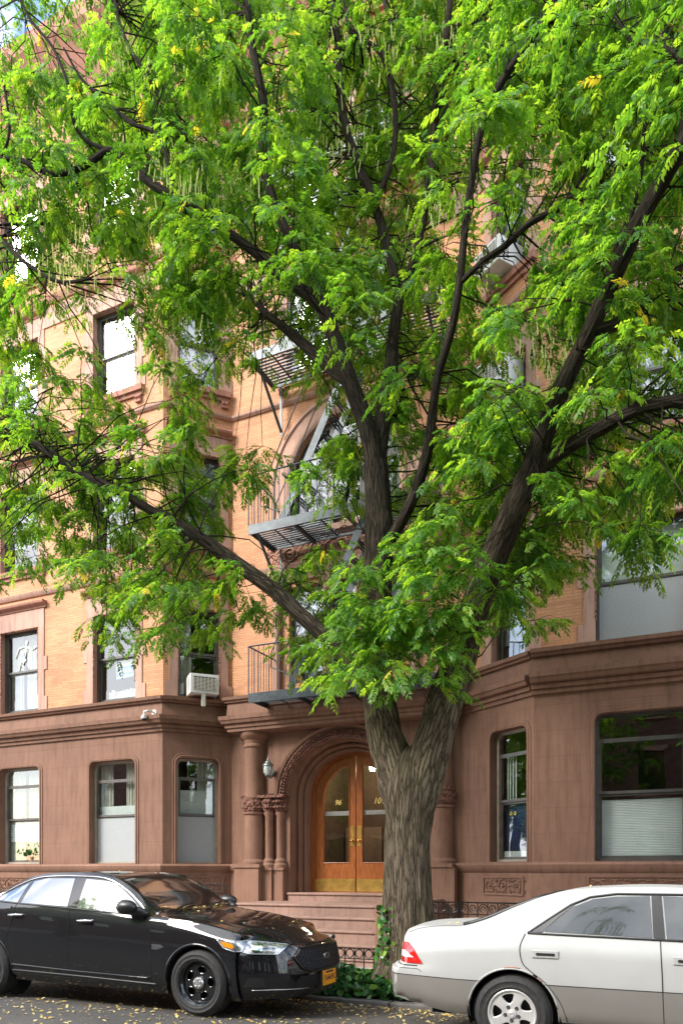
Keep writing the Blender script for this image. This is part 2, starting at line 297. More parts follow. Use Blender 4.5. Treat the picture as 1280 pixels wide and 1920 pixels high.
def text_mesh(txt, size, name, mat, parent, mw, shear=0, ext=.002):
    c = bpy.data.curves.new(name, 'FONT'); c.body = txt; c.size = size; c.extrude = ext; c.shear = shear; c.align_x = 'CENTER'; c.align_y = 'CENTER'
    t = bpy.data.objects.new('tmp', c); COL.objects.link(t); dg = bpy.context.evaluated_depsgraph_get(); me = bpy.data.meshes.new_from_object(t.evaluated_get(dg))
    bpy.data.objects.remove(t); o = bpy.data.objects.new(name, me); COL.objects.link(o); me.materials.clear(); me.materials.append(M(mat)); place(o, parent, mw); return o
# ------------------------------------------------------------------ ground
KERB = 8.10
def sheet(name, pts, mat, label=None):
    vs = []; fs = []
    for x in (-150, -60, -20, -12, -6, 0, 6, 20, 60, 150): vs += [(x, y, z) for y, z in pts]
    n = len(pts)
    for i in range(9):
        for k in range(n - 1): fs.append((i * n + k, (i + 1) * n + k, (i + 1) * n + k + 1, i * n + k + 1))
    b = MB(); b.add(vs, fs); o = b.build(name, mat); tag(o, kind='structure'); return o
sheet('ground', [(-200, -.22), (60, -.22), (200, -.22)], 'concrete')
sheet('road', [(-5.2, -.09), (-3.4, -.02), (0, .04), (3.5, .03), (6.3, 0), (7.3, -.05), (KERB + .01, -.10)], 'asphalt')
b = MB()
x = -40
while x < 30:
    L = 1.6 + rnd.random() * .6; b.box(x, x + L - .012, KERB, KERB + .16, -.2, -.03 + rnd.uniform(-.004, .004)); x += L
tag(b.build('kerb', 'kerb_stone', bevel=.015), kind='structure')
PX0, PX1, PY1 = -4.75, -2.0, 9.75
def flat(name, x0, x1, y0, y1, z0, z1, mat):
    return tag(MB().box(x0, x1, y0, y1, z0, z1).build(name, mat), kind='structure')
flat('sidewalk', -60, PX0, KERB + .16, 11.2, -.3, -.03, 'concrete'); flat('sidewalk', PX1, 40, KERB + .16, 11.2, -.3, -.03, 'concrete'); flat('sidewalk', PX0, PX1, PY1, 11.2, -.3, -.03, 'concrete')
flat('tree_pit_soil', PX0, PX1, KERB + .16, PY1, -.25, -.05, 'soil'); flat('areaway_floor', -60, 40, 11.2, 15, -.3, -.02, 'concrete')
flat('sidewalk', -60, 40, -9.9, -5.2, -.3, .05, 'concrete')
# ------------------------------------------------------------------ the apartment building
YA, YC = 12.47, 13.53
PLAN = [(-30, YA), (-9.8, YA), (-8.8, YC), (-3.8, YC), (-2.26, YA), (14, YA)]
def offs(path, d):
    r = []
    for i, p in enumerate(path):
        p = Vector(p); d1 = (p - Vector(path[i - 1])).normalized() if i else None; d2 = (Vector(path[i + 1]) - p).normalized() if i < len(path) - 1 else None
        d1 = d1 or d2; d2 = d2 or d1; n1 = Vector((d1.y, -d1.x)); n2 = Vector((d2.y, -d2.x)); m = (n1 + n2) / (1 + n1.dot(n2)); r.append((p.x + m.x * d, p.y + m.y * d))
    return r
PLU = offs(PLAN, -.05)
def secmat(plan, i, w=0):
    a = Vector(plan[i]); b_ = Vector(plan[i + 1]); u = (b_ - a).normalized(); n = Vector((u.y, -u.x)); a = a + n * w
    m = Matrix(((u.x, 0, n.x, a.x), (u.y, 0, n.y, a.y), (0, 1, 0, 0), (0, 0, 0, 1))); return m, (b_ - a).length if not w else (Vector(plan[i + 1]) - Vector(plan[i])).length
A_, B_, C_, D_, E_ = range(5)
SG = [secmat(PLAN, i) for i in range(5)]; SU = [secmat(PLU, i) for i in range(5)]
def U(sec, X):       # world X to the section's own coordinate
    return X - PLAN[sec][0]
bld = thing('apartment_building', 'brown and orange brick row building with two bays and an arched entrance', 'building', (-6.2, YA, 0))
ZG, ZB, ZT = 1.60, 5.09, 19.6      # ledge, brick base, roof
def rrect(u0, u1, v0, v1, r):
    "opening with rounded top corners"
    if r <= 0: return [(u0, v0), (u1, v0), (u1, v1), (u0, v1)]
    return [(u0, v0), (u1, v0)] + arc(u1 - r, v1 - r, r, r, 0, math.pi / 2, 6) + arc(u0 + r, v1 - r, r, r, math.pi / 2, math.pi, 6)
holesG = {i: [] for i in range(5)}; holesU = {i: [] for i in range(5)}
WIN = []   # (sec, ground?, u0,u1,v0,v1, opts)
def addwin(sec, g, u0, u1, v0, v1, **k):
    WIN.append((sec, g, u0, u1, v0, v1, k)); (holesG if g else holesU)[sec].append(rrect(u0, u1, v0, v1, .13 if g else 0))
oA = lambda X: X - PLAN[0][0]
LB = SG[B_][1]; LD = SG[D_][1]; LC = SG[C_][1]
GV = (1.64, 3.86)
for k, X in enumerate((-22.5, -19.6)): addwin(A_, 1, oA(X), oA(X + 1.26), *GV, kind='plain')
addwin(A_, 1, oA(-14.48), oA(-13.22), *GV, kind='sheer'); addwin(A_, 1, oA(-11.76), oA(-10.50), *GV, kind='half')
addwin(B_, 1, LB * .2, LB * .81, *GV, kind='pleat'); addwin(D_, 1, LD * .44, LD * .985 - .12, 1.64, 3.93, kind='blue')
addwin(E_, 1, .94, 2.32, 1.64, 4.0, kind='wide'); addwin(E_, 1, 3.9, 5.2, 1.64, 4.0, kind='plain')
FL = [(5.14, 7.03), (8.38, 10.3), (11.7, 13.6), (14.95, 16.9)]
for f, (v0, v1) in enumerate(FL):
    for X in (-22.5, -19.6): addwin(A_, 0, oA(X), oA(X + 1.2), v0, v1, kind='high')
    addwin(A_, 0, oA(-14.5), oA(-13.3), v0, v1, kind='skeleton' if f == 0 else 'high', f=f); addwin(A_, 0, oA(-11.7), oA(-10.53), v0, v1, kind='books' if f == 0 else 'high', f=f)
    addwin(B_, 0, LB * .2, LB * .82, v0, v1, kind='low' if f == 0 else 'high', f=f); addwin(D_, 0, LD * .44, LD * .90, v0, v1, kind='high', f=f)
    addwin(E_, 0, .93, 2.33, v0, v1, kind='shaded' if f == 0 else 'high', f=f); addwin(E_, 0, 3.9, 5.1, v0, v1, kind='high', f=f)
CX = U(C_, -6.17)
DOORY = 14.15
def archpts(c, a, v0, spring, n=28, k=.9): return [(c - a, v0), (c + a, v0)] + arc(c, spring, a, a * k, 0, math.pi, n)
SPR = 3.02
holesG[C_].append(archpts(CX, 1.22, 1.0, SPR))
for a, bq in ((CX - 1.25, CX - .42), (CX + .42, CX + 1.25)): addwin(C_, 0, a, bq, 5.35, 7.35, kind='high', f=0, bare=1)
addwin(C_, 0, CX - .28, CX + .28, 5.35, 7.35, kind='high', f=0, bare=1)
AW = archpts(CX, 1.2, 8.42, 9.45, k=1); holesU[C_].append(AW)
for v0, v1 in FL[2:]:
    for a in (CX - 1.3, CX + .3): addwin(C_, 0, a, a + 1.0, v0, v1, kind='high', f=3)
for i in range(5):
    m, L = SG[i]; MB().plate([(0, -.1), (L, -.1), (L, ZB - .02), (0, ZB - .02)], holesG[i], -.32, 0).build('brownstone_wall', 'brownstone', bld, m)
    m, L = SU[i]; MB().plate([(0, ZB - .05), (L, ZB - .05), (L, ZT), (0, ZT)], holesU[i], -.30, 0).build('brick_wall', 'roman_brick', bld, m)
# rooms behind the windows
b = MB()
for z in (-.05, 4.7, 8.0, 11.2, 14.5, 17.8): b.box(-30, 14, YA + .34, 12.9, z, z + .2) if False else b.box(-29.9, 13.9, YC + .34, 18.5, z, z + .2)
b.box(-30, 14, 18.5, 18.8, -.1, ZT); b.box(-30.2, -29.9, YA + .3, 18.8, -.1, ZT); b.box(13.9, 14.2, YA + .3, 18.8, -.1, ZT)
b.build('interior', 'interior_paint', bld, ID)
b = MB(); b.box(-30.2, 14.2, YA + .1, 19, ZT - .1, ZT + .1); b.build('roof', 'kerb_stone', bld, ID)
for z in (4.7, 8.0, 11.2, 14.5, 17.8):   # floor edges inside the two bays
    bb = MB(); bb.box(-29.9, -9.9, YA + .34, YC + .34, z, z + .2); bb.box(-2.1, 13.9, YA + .34, YC + .34, z, z + .2); bb.build('floor_slab', 'interior_paint', bld, ID)
def band(name, prof, mat, path, bev=0): return MB().sweep(path, prof, mat=None).build(name, mat, bld, ID, smooth=30)
# main cornice steps out over the entrance
JX0, JX1, JO = -8.62, -3.74, .36
PC = [(-30, YA), (-9.8, YA), (-8.8, YC), (JX0, YC), (JX0, YC - JO), (JX1, YC - JO), (JX1, YC), (-3.68, YC - .08), (-2.26, YA), (14, YA)]
PC2 = [(-30, YA), (-9.8, YA), (-8.8, YC), (JX0, YC), (JX0, YC - JO), (JX1, YC - JO), (-2.26, YA), (14, YA)]
def E_only(prof, name, mat):
    for pth in ([(-30, YA), (-9.8, YA), (-8.8, YC), (JX0 - .02, YC)],): band(name, prof, mat, pth)
corn = [(-.1, 4.38), (.04, 4.38), (.05, 4.43), (.045, 4.45), (.09, 4.455), (.10, 4.51), (.09, 4.53), (.16, 4.54), (.19, 4.60), (.21, 4.61), (.22, 4.69), (.06, 4.72), (.04, 4.96), (.035, 4.97), (.09, 4.98), (.10, 5.02), (.14, 5.03), (.15, 5.09), (.02, 5.12), (-.12, 5.12)]
band('cornice', corn, 'brownstone_plain', [(-30, YA), (-9.8, YA), (-8.8, YC), (JX0 + .1, YC)])
band('cornice', corn, 'brownstone_plain', [(JX1 - .1, YC), (-3.8, YC), (-2.26, YA)]) ; band('cornice', [(o * 1.35 + (.02 if o > 0 else 0), z) for o, z in corn], 'brownstone_plain', [(-2.28, YA), (14, YA)])
band('cornice', [(o * .8, z) for o, z in corn], 'brownstone_plain', [(JX0, YC + .1), (JX0, YC - JO), (JX1, YC - JO), (JX1, YC + .1)])
MB().box(JX0 + .02, JX1 - .02, YC - JO, YC + .01, 4.36, 5.10).build('portal_entablature', 'brownstone_plain', bld, ID)
plinth = [(-.05, -.1), (.09, -.1), (.09, 1.46), (.11, 1.48), (.15, 1.54), (.16, 1.60), (.13, 1.635), (-.05, 1.64)]
band('plinth', plinth, 'brownstone_plain', [(-30, YA), (-9.8, YA), (-8.8, YC), (-7.85, YC)]); band('plinth', plinth, 'brownstone_plain', [(-4.42, YC), (-3.8, YC), (-2.26, YA), (14, YA)])
# roof cornice
band('roof_cornice', [(-.1, 18.3), (.08, 18.3), (.1, 18.5), (.3, 18.8), (.45, 19.2), (.6, 19.4), (.62, 19.75), (-.1, 19.8)], 'terracotta', [(p[0], p[1]) for p in PLU])
for z, h in ((7.72, .10), (11.12, .08), (14.22, .16), (17.5, .12)):
    band('string_course', [(-.02, z), (.03, z), (.07, z + h * .5), (.08, z + h), (-.02, z + h)], 'terracotta' if z > 12 else 'sandstone', PLU)
band('stone_band', [(-.02, 13.72), (.025, 13.72), (.025, 14.14), (-.02, 14.14)], 'sandstone', PLU)
# ------------------------------------------------------------------ windows
winobjs = {}
def sheet_wave(u0, u1, v0, v1, w, amp, waves, flare=0, nu=60):
    vs = []; fs = []; nv = 6
    for j in range(nv + 1):
        for i in range(nu + 1):
            t = i / nu; q = j / nv; uu = u0 + (u1 - u0) * t + flare * (1 - q) * (t - .5) * .2
            vs.append((uu, v0 + (v1 - v0) * q, w + amp * math.sin(t * waves * 6.283 + q * .6) + amp * .5 * math.sin(t * waves * 2.7 * 6.283)))
    for j in range(nv):
        for i in range(nu): a = j * (nu + 1) + i; fs.append((a, a + 1, a + nu + 2, a + nu + 1))
    return MB().add(vs, fs)
def pleated(u0, u1, v0, v1, w, pitch=.03, amp=.006):
    n = max(2, int((v1 - v0) / pitch)) * 2; vs = []; fs = []
    for j in range(n + 1):
        z = w + (amp if j % 2 else -amp); v = v0 + (v1 - v0) * j / n; vs += [(u0, v, z), (u1, v, z)]
    for j in range(n): fs.append((2 * j, 2 * j + 1, 2 * j + 3, 2 * j + 2))
    return MB().add(vs, fs)
for (sec, g, u0, u1, v0, v1, k) in WIN:
    m, L = (SG if g else SU)[sec]; kind = k['kind']; d = -.20 if g else -.17      # glass depth
    fr = .055 if g else .05; b = MB()
    b.plate(rrect(u0 - .01, u1 + .01, v0 - .01, v1 + .01, .13 if g else 0), [rrect(u0 + fr, u1 - fr, v0 + fr, v1 - fr, .09 if g else 0)], d - .06, d + .05)
    wo = b.build('window', 'window_frame_tan' if (g and kind in ('sheer', 'half', 'pleat', 'blue')) else 'window_frame', bld, m)
    winobjs[(sec, g, round(u0, 2), round(v0, 2))] = wo
    h = v1 - v0; mid = v0 + h * (.46 if g else .5); top = v1 - fr; f2 = fr + .035
    b = MB()
    if g and h > 1.5:
        tr_ = v1 - .42; b.box(u0 + fr, u1 - fr, tr_ - .025, tr_ + .03, d - .03, d + .035); topu = tr_
    else: topu = top
    for a_, b2, dd in ((v0 + fr, mid, -.018), (mid, topu, .018)):      # lower sash inside, upper sash outside
        b.plate([(u0 + fr, a_), (u1 - fr, a_), (u1 - fr, b2), (u0 + fr, b2)], [[(u0 + f2 + .01, a_ + .045), (u1 - f2 - .01, a_ + .045), (u1 - f2 - .01, b2 - .035), (u0 + f2 + .01, b2 - .035)]], d + dd - .016, d + dd + .016)
    b.build('sash', 'window_frame', wo, m)
    gm = 'glass' if g or kind in ('skeleton', 'books', 'low', 'shaded') else 'glass_high'
    MB().box(u0 + fr, u1 - fr, v0 + fr, mid, d - .022, d - .016).build('pane', gm, wo, m); MB().box(u0 + fr, u1 - fr, mid, v1 - fr, d + .014, d + .02).build('pane', gm, wo, m)
    s0, s1 = u0 + f2, u1 - f2; q = d - .09
    if kind == 'sheer':
        sheet_wave(s0 - .05, s0 + (s1 - s0) * .40, v0, v1, q, .02, 5).build('curtain', 'curtain', wo, m, smooth=True); sheet_wave(s0 + (s1 - s0) * .5, s1 + .05, v0, v1, q - .01, .02, 6).build('curtain', 'curtain', wo, m, smooth=True)
        pleated(s0 - .03, s1 + .03, v0 + .52, mid + .02, q + .04, .05).build('blind', 'shade', wo, m)
    elif kind == 'half':
        sheet_wave(s0 - .05, s0 + (s1 - s0) * .28, v0, v1, q - .03, .02, 3).build('curtain', 'curtain', wo, m, smooth=True); sheet_wave(s0 + (s1 - s0) * .62, s1 + .05, v0, v1, q - .03, .02, 4).build('curtain', 'curtain', wo, m, smooth=True)
        MB().box(s0 - .02, s1 + .02, mid + .02, mid + .24, q + .02, q + .035).build('blind', 'white_paint', wo, m); MB().box(s0 - .03, s1 + .03, v0 + fr, mid - .02, d + .0, d + .006).build('insect_screen', 'screen', wo, m)
    elif kind == 'pleat':
        sheet_wave(s0 + (s1 - s0) * .55, s1 + .05, mid, v1, q - .05, .02, 4).build('curtain', 'curtain', wo, m, smooth=True)
        pleated(s0 - .02, s1 + .02, mid, mid + .55, q, .03).build('blind', 'shade', wo, m); MB().box(s0 - .03, s1 + .03, v0 + fr, mid - .02, d + .0, d + .006).build('insect_screen', 'screen', wo, m)
    elif kind == 'wide':
        pleated(s0 - .02, s1 + .02, v0 + .03, v0 + 1.0, q, .026).build('blind', 'shade', wo, m)
    elif kind == 'blue':
        MB().box(s0 - .03, s1 + .03, v0 + fr + .17, mid - .02, q - .01, q).build('dark_blue_cloth', 'blue_cloth', wo, m)
        MB().box(s0 - .04, s1 + .04, v0 + .03, v0 + .20, q + .03, q + .05).build('sill_board', 'white_paint', wo, m)
        b = MB()
        for t in (.04, .10, .17, .24): b.box(s0 + t, s0 + t + .025, mid, topu, q, q + .01)
        b.build('blind', 'shade', wo, m); MB().box(s0, s1, mid, v1, q - .6, q - .58).build('warm_inner_wall', 'warm_paint', wo, m)
    elif kind == 'skeleton':
        sheet_wave(s0 - .05, s0 + (s1 - s0) * .3, v0, v1, q - .05, .02, 4).build('curtain', 'curtain', wo, m, smooth=True); sheet_wave(s0 + (s1 - s0) * .42, s1 + .05, v0, v1, q - .06, .02, 6).build('curtain', 'curtain', wo, m, smooth=True)
    elif kind == 'shaded':
        MB().box(s0 - .03, s1 + .03, mid - .03, v1 - .1, q, q + .008).build('roller_shade', 'white_paint', wo, m); MB().box(s0 - .03, s1 + .03, v0 + fr, mid - .02, d + .0, d + .006).build('insect_screen', 'screen', wo, m)
        MB().box(s0 - .03, s1 + .03, v0, mid, q, q + .008).build('roller_shade', 'shade', wo, m)
    elif kind in ('high', 'low', 'plain'):
        r_ = rnd.random(); lv = v0 + h * (.15 + .5 * r_)
        if kind == 'high': MB().box(s0 - .03, s1 + .03, lv, v1, q, q + .008).build('roller_shade', 'roller_cloth', wo, m)
        else: sheet_wave(s0 - .05, s0 + (s1 - s0) * .35, v0, v1, q - .05, .02, 4).build('curtain', 'curtain', wo, m, smooth=True)
    # outside dressing
    b = MB()
    if g:
        path = [(u0, v0)] + [(u0, v1 - .13)] + arc(u0 + .13, v1 - .13, .13, .13, math.pi, math.pi / 2, 5)[1:] + arc(u1 - .13, v1 - .13, .13, .13, math.pi / 2, 0, 5) + [(u1, v0)]
        b.sweep(path, [(.002, -.18), (.002, .02), (-.035, .03), (-.05, .012), (-.085, .016), (-.10, -.01), (-.10, -.05), (-.02, -.05)]); b.build('window_moulding', 'brownstone_plain', wo, m, smooth=40)
        MB().box(u0 - .04, u1 + .04, v0 - .05, v0 + .012, -.16, .03).build('sill', 'brownstone_plain', wo, m)
        if kind == 'sheer': pass
    elif not k.get('bare'):
        smat = 'sandstone'
        jw = .17
        for e in (-1, 1):
            a, c = (u0 - jw, u0 + .004) if e < 0 else (u1 - .004, u1 + jw); b.box(a, c, v0, v1 - .004, -.10, .022)
            for t in ((0, .3), (.9, .3)) if k.get('f', 0) < 2 else ((.0, .3), (.6, .3), (1.25, .3)):
                a2, c2 = (u0 - jw - .09, u0 - jw - .001) if e < 0 else (u1 + jw + .001, u1 + jw + .09); b.box(a2, c2, v0 + t[0], v0 + t[0] + t[1], -.05, .020)
        b.box(u0 - jw, u1 + jw, v1 - .004, v1 + .40, -.10, .022); b.build('stone_surround', smat, wo, m)
        b = MB(); b.sweep([(u0 - jw - .07, v1 + .41), (u1 + jw + .07, v1 + .41)], [(.0, .0), (.0, .04), (-.04, .05), (-.06, .10), (-.09, .13), (-.13, .14), (-.15, .13), (-.15, 0)]); b.build('lintel_cornice', 'terracotta', wo, m, smooth=30)
        if v0 > 5.3:
            b = MB(); b.box(u0 - jw - .05, u1 + jw + .05, v0 - .12, v0 - .002, -.15, .10); b.box(u0 - jw - .02, u1 + jw + .02, v0 - .20, v0 - .122, -.02, .05)
            for e in (u0 - jw + .08, u1 + jw - .08):
                b.box(e - .07, e + .07, v0 - .34, v0 - .202, -.02, .06)
                for q2 in (-.035, .035): b.sphere((e + q2, v0 - .25, .06), .035, 8)
            b.build('sill', 'terracotta', wo, m)
        # carved rope edge inside the surround
        b = MB(); n = int((v1 - v0) / .05)
        for i in range(n):
            for e in (u0 + .012, u1 - .012): b.sphere((e, v0 + .35 + (i + .5) * (v1 - v0 - .35) / n, .012), .022, 6, (1, 1, .8))
        for i in range(int((u1 - u0) / .05)): b.sphere((u0 + .03 + i * .05, v1 - .012, .012), .022, 6, (1, 1, .8))
        b.build('carved_edge', 'sandstone_carved', wo, m)
# stone panel above the first storey windows of both bays
for sec in (A_, E_):
    pass
# ---- carved panels in the plinth
def scroll(b, cx, cy, r, s=1, turns=1.6, w=.055, n=26, th=.010, ph=0):
    pts = []
    for i in range(n + 1):
        t = i / n; a = ph + s * t * turns * 2 * math.pi; rr = r * (1 - .85 * t); pts.append((cx + rr * math.cos(a), cy + rr * math.sin(a), w))
    b.tube(pts, [th * (1.1 - .4 * i / n) for i in range(n + 1)], 6)
def panel(sec, u0, u1, v0, v1, name='carved_panel', mat='sandstone_carved', w=.10, plans=SG, m2='brownstone_plain'):
    m, L = plans[sec]; b = MB(); b.plate([(u0, v0), (u1, v0), (u1, v1), (u0, v1)], [[(u0 + .025, v0 + .025), (u1 - .025, v0 + .025), (u1 - .025, v1 - .025), (u0 + .025, v1 - .025)]], w - .02, w + .012)
    o = b.build(name, m2, bld, m); b = MB(); h = v1 - v0; r = h * .36; n = max(1, int((u1 - u0) / (h * .9))); 
    for i in range(n):
        cx = u0 + (i + .5) * (u1 - u0) / n; cy = (v0 + v1) / 2; s = 1 if i % 2 else -1
        scroll(b, cx, cy, r, s, w=w, ph=i * 1.3); scroll(b, cx, cy, r * .95, s, w=w, ph=i * 1.3 + 3.1, turns=1)
        for kk in range(6): a = kk * 1.047 + i; b.sphere((cx + r * 1.18 * math.cos(a), cy + r * .95 * math.sin(a), w - .004), .022, 6, (1.5, .8, .8))
        b.sphere((cx, cy, w), .03, 8)
        for e in (-1, 1): scroll(b, cx + (u1 - u0) / n * .5, cy + e * h * .25, h * .13, e, w=w - .002, th=.008)
    b.build('scrollwork', m2, o, m, smooth=True); return o
panel(A_, oA(-14.6), oA(-12.9), 1.02, 1.36); panel(A_, oA(-12.2), oA(-10.2), 1.02, 1.36); panel(B_, LB * .16, LB * .86, 1.05, 1.38); panel(D_, LD * .40, LD * .93, 1.08, 1.40); panel(E_, .85, 2.5, 1.08, 1.42)
# ---- centre, second floor frontispiece
mU = SU[C_][0]; b = MB()
for a in (CX - 1.5, CX - .35, CX + .35, CX + 1.5): b.tube([(a, 5.2, .07), (a, 7.3, .07)], .075, 14); b.box(a - .11, a + .11, 5.12, 5.22, -.02, .17); b.box(a - .11, a + .11, 7.3, 7.45, -.02, .17)
b.box(CX - 1.72, CX + 1.72, 7.45, 7.75, -.02, .06); b.build('stone_colonnettes', 'sandstone', bld, mU, smooth=40)
b = MB(); b.plate([(CX - 1.75, 7.76), (CX + 1.75, 7.76), (CX + 1.75, 8.3), (CX - 1.75, 8.3)], [], -.02, .03); o_ = b.build('carved_tablet', 'sandstone_carved', bld, mU)
b = MB()
for i in range(5): scroll(b, CX - 1.2 + i * .6, 8.03, .18, 1 if i % 2 else -1, w=.045, th=.014); scroll(b, CX - 1.2 + i * .6, 8.03, .17, 1 if i % 2 else -1, w=.045, th=.012, ph=3.1, turns=1)
b.tube([(x, y, .045) for x, y in arc(CX, 8.03, .42, .17, 0, 2 * math.pi, 30)], .02, 6); b.build('scrollwork', 'sandstone', o_, mU, smooth=True)
# arched window, third floor
aw = MB().plate(archpts(CX, 1.2, 8.42, 9.45, k=1), [archpts(CX - .62, .46, 8.5, 8.6, 2) if False else [(CX - 1.12, 8.5), (CX - .42, 8.5), (CX - .42, 9.62), (CX - 1.10, 9.62)], [(CX + .42, 8.5), (CX + 1.12, 8.5), (CX + 1.10, 9.62), (CX + .42, 9.62)], [(CX - .3, 8.5), (CX + .3, 8.5), (CX + .3, 9.62), (CX - .3, 9.62)],
    [(CX - 1.05, 9.76), (CX - .36, 9.76), (CX - .36, 10.48), (CX - .6, 10.36), (CX - .88, 10.1)], [(CX + .36, 9.76), (CX + 1.05, 9.76), (CX + .88, 10.1), (CX + .6, 10.36), (CX + .36, 10.48)], [(CX - .26, 9.76), (CX + .26, 9.76), (CX + .26, 10.54), (CX - .26, 10.54)]], -.2, -.1).build('arched_window', 'window_frame', bld, mU)
MB().plate(archpts(CX, 1.18, 8.44, 9.45, k=1), [], -.165, -.16).build('pane', 'glass_high', aw, mU)
MB().box(CX - .3, CX + .3, 8.45, 9.0, -.3, -.28).build('inner_shutter', 'warm_paint', aw, mU)
def archsweep(c, a, v0, spring, k, prof, n=36): return MB().sweep([(c - a, v0)] + arc(c, spring, a, a * k, math.pi, 0, n) + [(c + a, v0)], prof)
archsweep(CX, 1.2, 8.42, 9.45, 1, [(0, -.14), (0, .05), (-.05, .09), (-.12, .09), (-.14, .06), (-.14, .035), (-.36, .035), (-.38, .07), (-.44, .07), (-.44, -.02), (-.1, -.02)]).build('stone_arch', 'sandstone', aw, mU, smooth=40)
MB().box(CX - 1.75, CX + 1.75, 8.3, 8.42, -.15, .14).build('sill', 'sandstone', aw, mU)
# ---- portal
mG = SG[C_][0]; RO = 1.22
archsweep(CX, 1.22, 3.02, SPR, .9, [(0, -.35), (0, -.02), (-.02, .0), (-.02, .05), (-.22, .10), (-.23, .14), (-.28, .16), (-.30, .12), (-.30, -.02), (-.1, -.02), (-.1, -.35)]).build('portal_arch', 'brownstone_plain', bld, mG, smooth=40)
archsweep(CX, 1.25, 3.02, SPR, .9, [(0, .04), (-.02, .088), (-.17, .118), (-.18, .05)]).build('carved_archivolt', 'brownstone_carved', bld, mG, smooth=40)
b = MB()
for i in range(64):
    a = math.pi * (i + .5) / 64; 
    for rr, sz in ((1.31, .028), (1.375, .024)): b.sphere((CX + rr * math.cos(a + (.02 if sz > .025 else 0)), SPR + rr * .92 * math.sin(a), .11 if rr < 1.35 else .125), sz, 6, (1, 1, 1.1))
b.build('archivolt_beads', 'brownstone_carved', bld, mG, smooth=True)
# splayed reveal steps
for a, w0, w1 in ((1.20, -.38, -.10), (1.10, -.50, -.22), (1.02, -.62, -.34)):
    o_ = archsweep(CX, a, 1.04, SPR, .9, [(0, w0 - .12), (0, w1 - .03), (-.02, w1), (-.05, w1), (-.08, w1 - .03), (-.22, w1 - .03), (-.22, w0 - .12)]); o_.build('portal_reveal', 'brownstone_plain', bld, mG, smooth=40)
# recessed spandrel line panel
b = MB(); b.plate([(CX - 1.72, 3.1), (CX + 1.72, 3.1), (CX + 1.72, 4.36), (CX - 1.72, 4.36)], [archpts(CX, 1.30, 3.0, SPR)], .0, .03); b.build('spandrel_panel', 'brownstone_plain', bld, mG)
for sx in (-1, 1):
    xc_ = CX + sx * 2.03; mcol = mG @ T((xc_, 0, .04)) @ Matrix.Rotation(R(-90), 4, 'X')      # column axis up
    nm = Matrix(mcol)
    c = MB().lathe([(.27, 1.62), (.27, 1.68), (.24, 1.72), (.22, 1.74), (.215, 2.66), (.25, 2.68), (.255, 2.72)], 28); c.lathe([(.255, 3.0), (.265, 3.03), (.215, 3.05), (.205, 4.05), (.21, 4.06), (.235, 4.08), (.235, 4.12), (.22, 4.14), (.24, 4.22), (.31, 4.28), (.33, 4.34), (.33, 4.42)], 28)
    co = c.build('column', 'brownstone_plain', bld, nm, smooth=35); MB().lathe([(.245, 2.72), (.275, 2.8), (.28, 2.92), (.25, 3.0)], 28).build('carved_band', 'brownstone_carved', co, nm, smooth=True)
    b = MB(); b.box(xc_ - .33 if sx < 0 else xc_ - .26, xc_ + .26 if sx < 0 else xc_ + .33, -.1, 1.56, -.02, .34); b.box(xc_ - .36, xc_ + .3, 1.562, 1.63, -.02, .37); b.build('column_pedestal', 'brownstone_plain', bld, mG)
    for j, off in enumerate((1.66, 1.42)):
        xx = CX + sx * off; mc = mG @ T((xx, 0, .08 - .05 * j)) @ Matrix.Rotation(R(-90), 4, 'X')
        c = MB().lathe([(.15, 1.55), (.15, 1.62), (.12, 1.66), (.125, 1.70), (.10, 1.74), (.085, 1.76), (.085, 2.62), (.11, 2.66), (.115, 2.70)], 20); c.lathe([(.13, 3.0), (.155, 3.02), (.155, 3.06)], 20)
        co = c.build('colonnette', 'brownstone_plain', bld, mc, smooth=35); MB().lathe([(.11, 2.70), (.14, 2.8), (.15, 2.92), (.13, 3.0)], 20).build('carved_band', 'brownstone_carved', co, mc, smooth=True)
        MB().box(xx - .115, xx + .115, -.1, 1.50, -.02, .2 - .05 * j).box(xx - .135, xx + .135, 1.505, 1.56, -.02, .225 - .05 * j).build('colonnette_pedestal', 'brownstone_plain', bld, mG)
    b = MB(); b.box(min(CX + sx * 1.25, CX + sx * 2.26), max(CX + sx * 1.25, CX + sx * 2.26), 3.0, 3.055, -.02, .24); b.box(min(CX + sx * 1.27, CX + sx * 1.85), max(CX + sx * 1.27, CX + sx * 1.85), 2.74, 2.998, -.02, .12); b.build('impost_band', 'brownstone_carved', bld, mG)
    b = MB()
    for i in range(22):
        for j in range(2): b.sphere((CX + sx * (1.30 + .95 * (i + .5 * j) / 22), 2.80 + j * .11, .13 + (.10 if i < 14 else .17) * abs(math.sin(i * .6))), .034, 6, (1.2, 1, .8))
    b.build('carved_leaves', 'brownstone_carved', bld, mG, smooth=True)
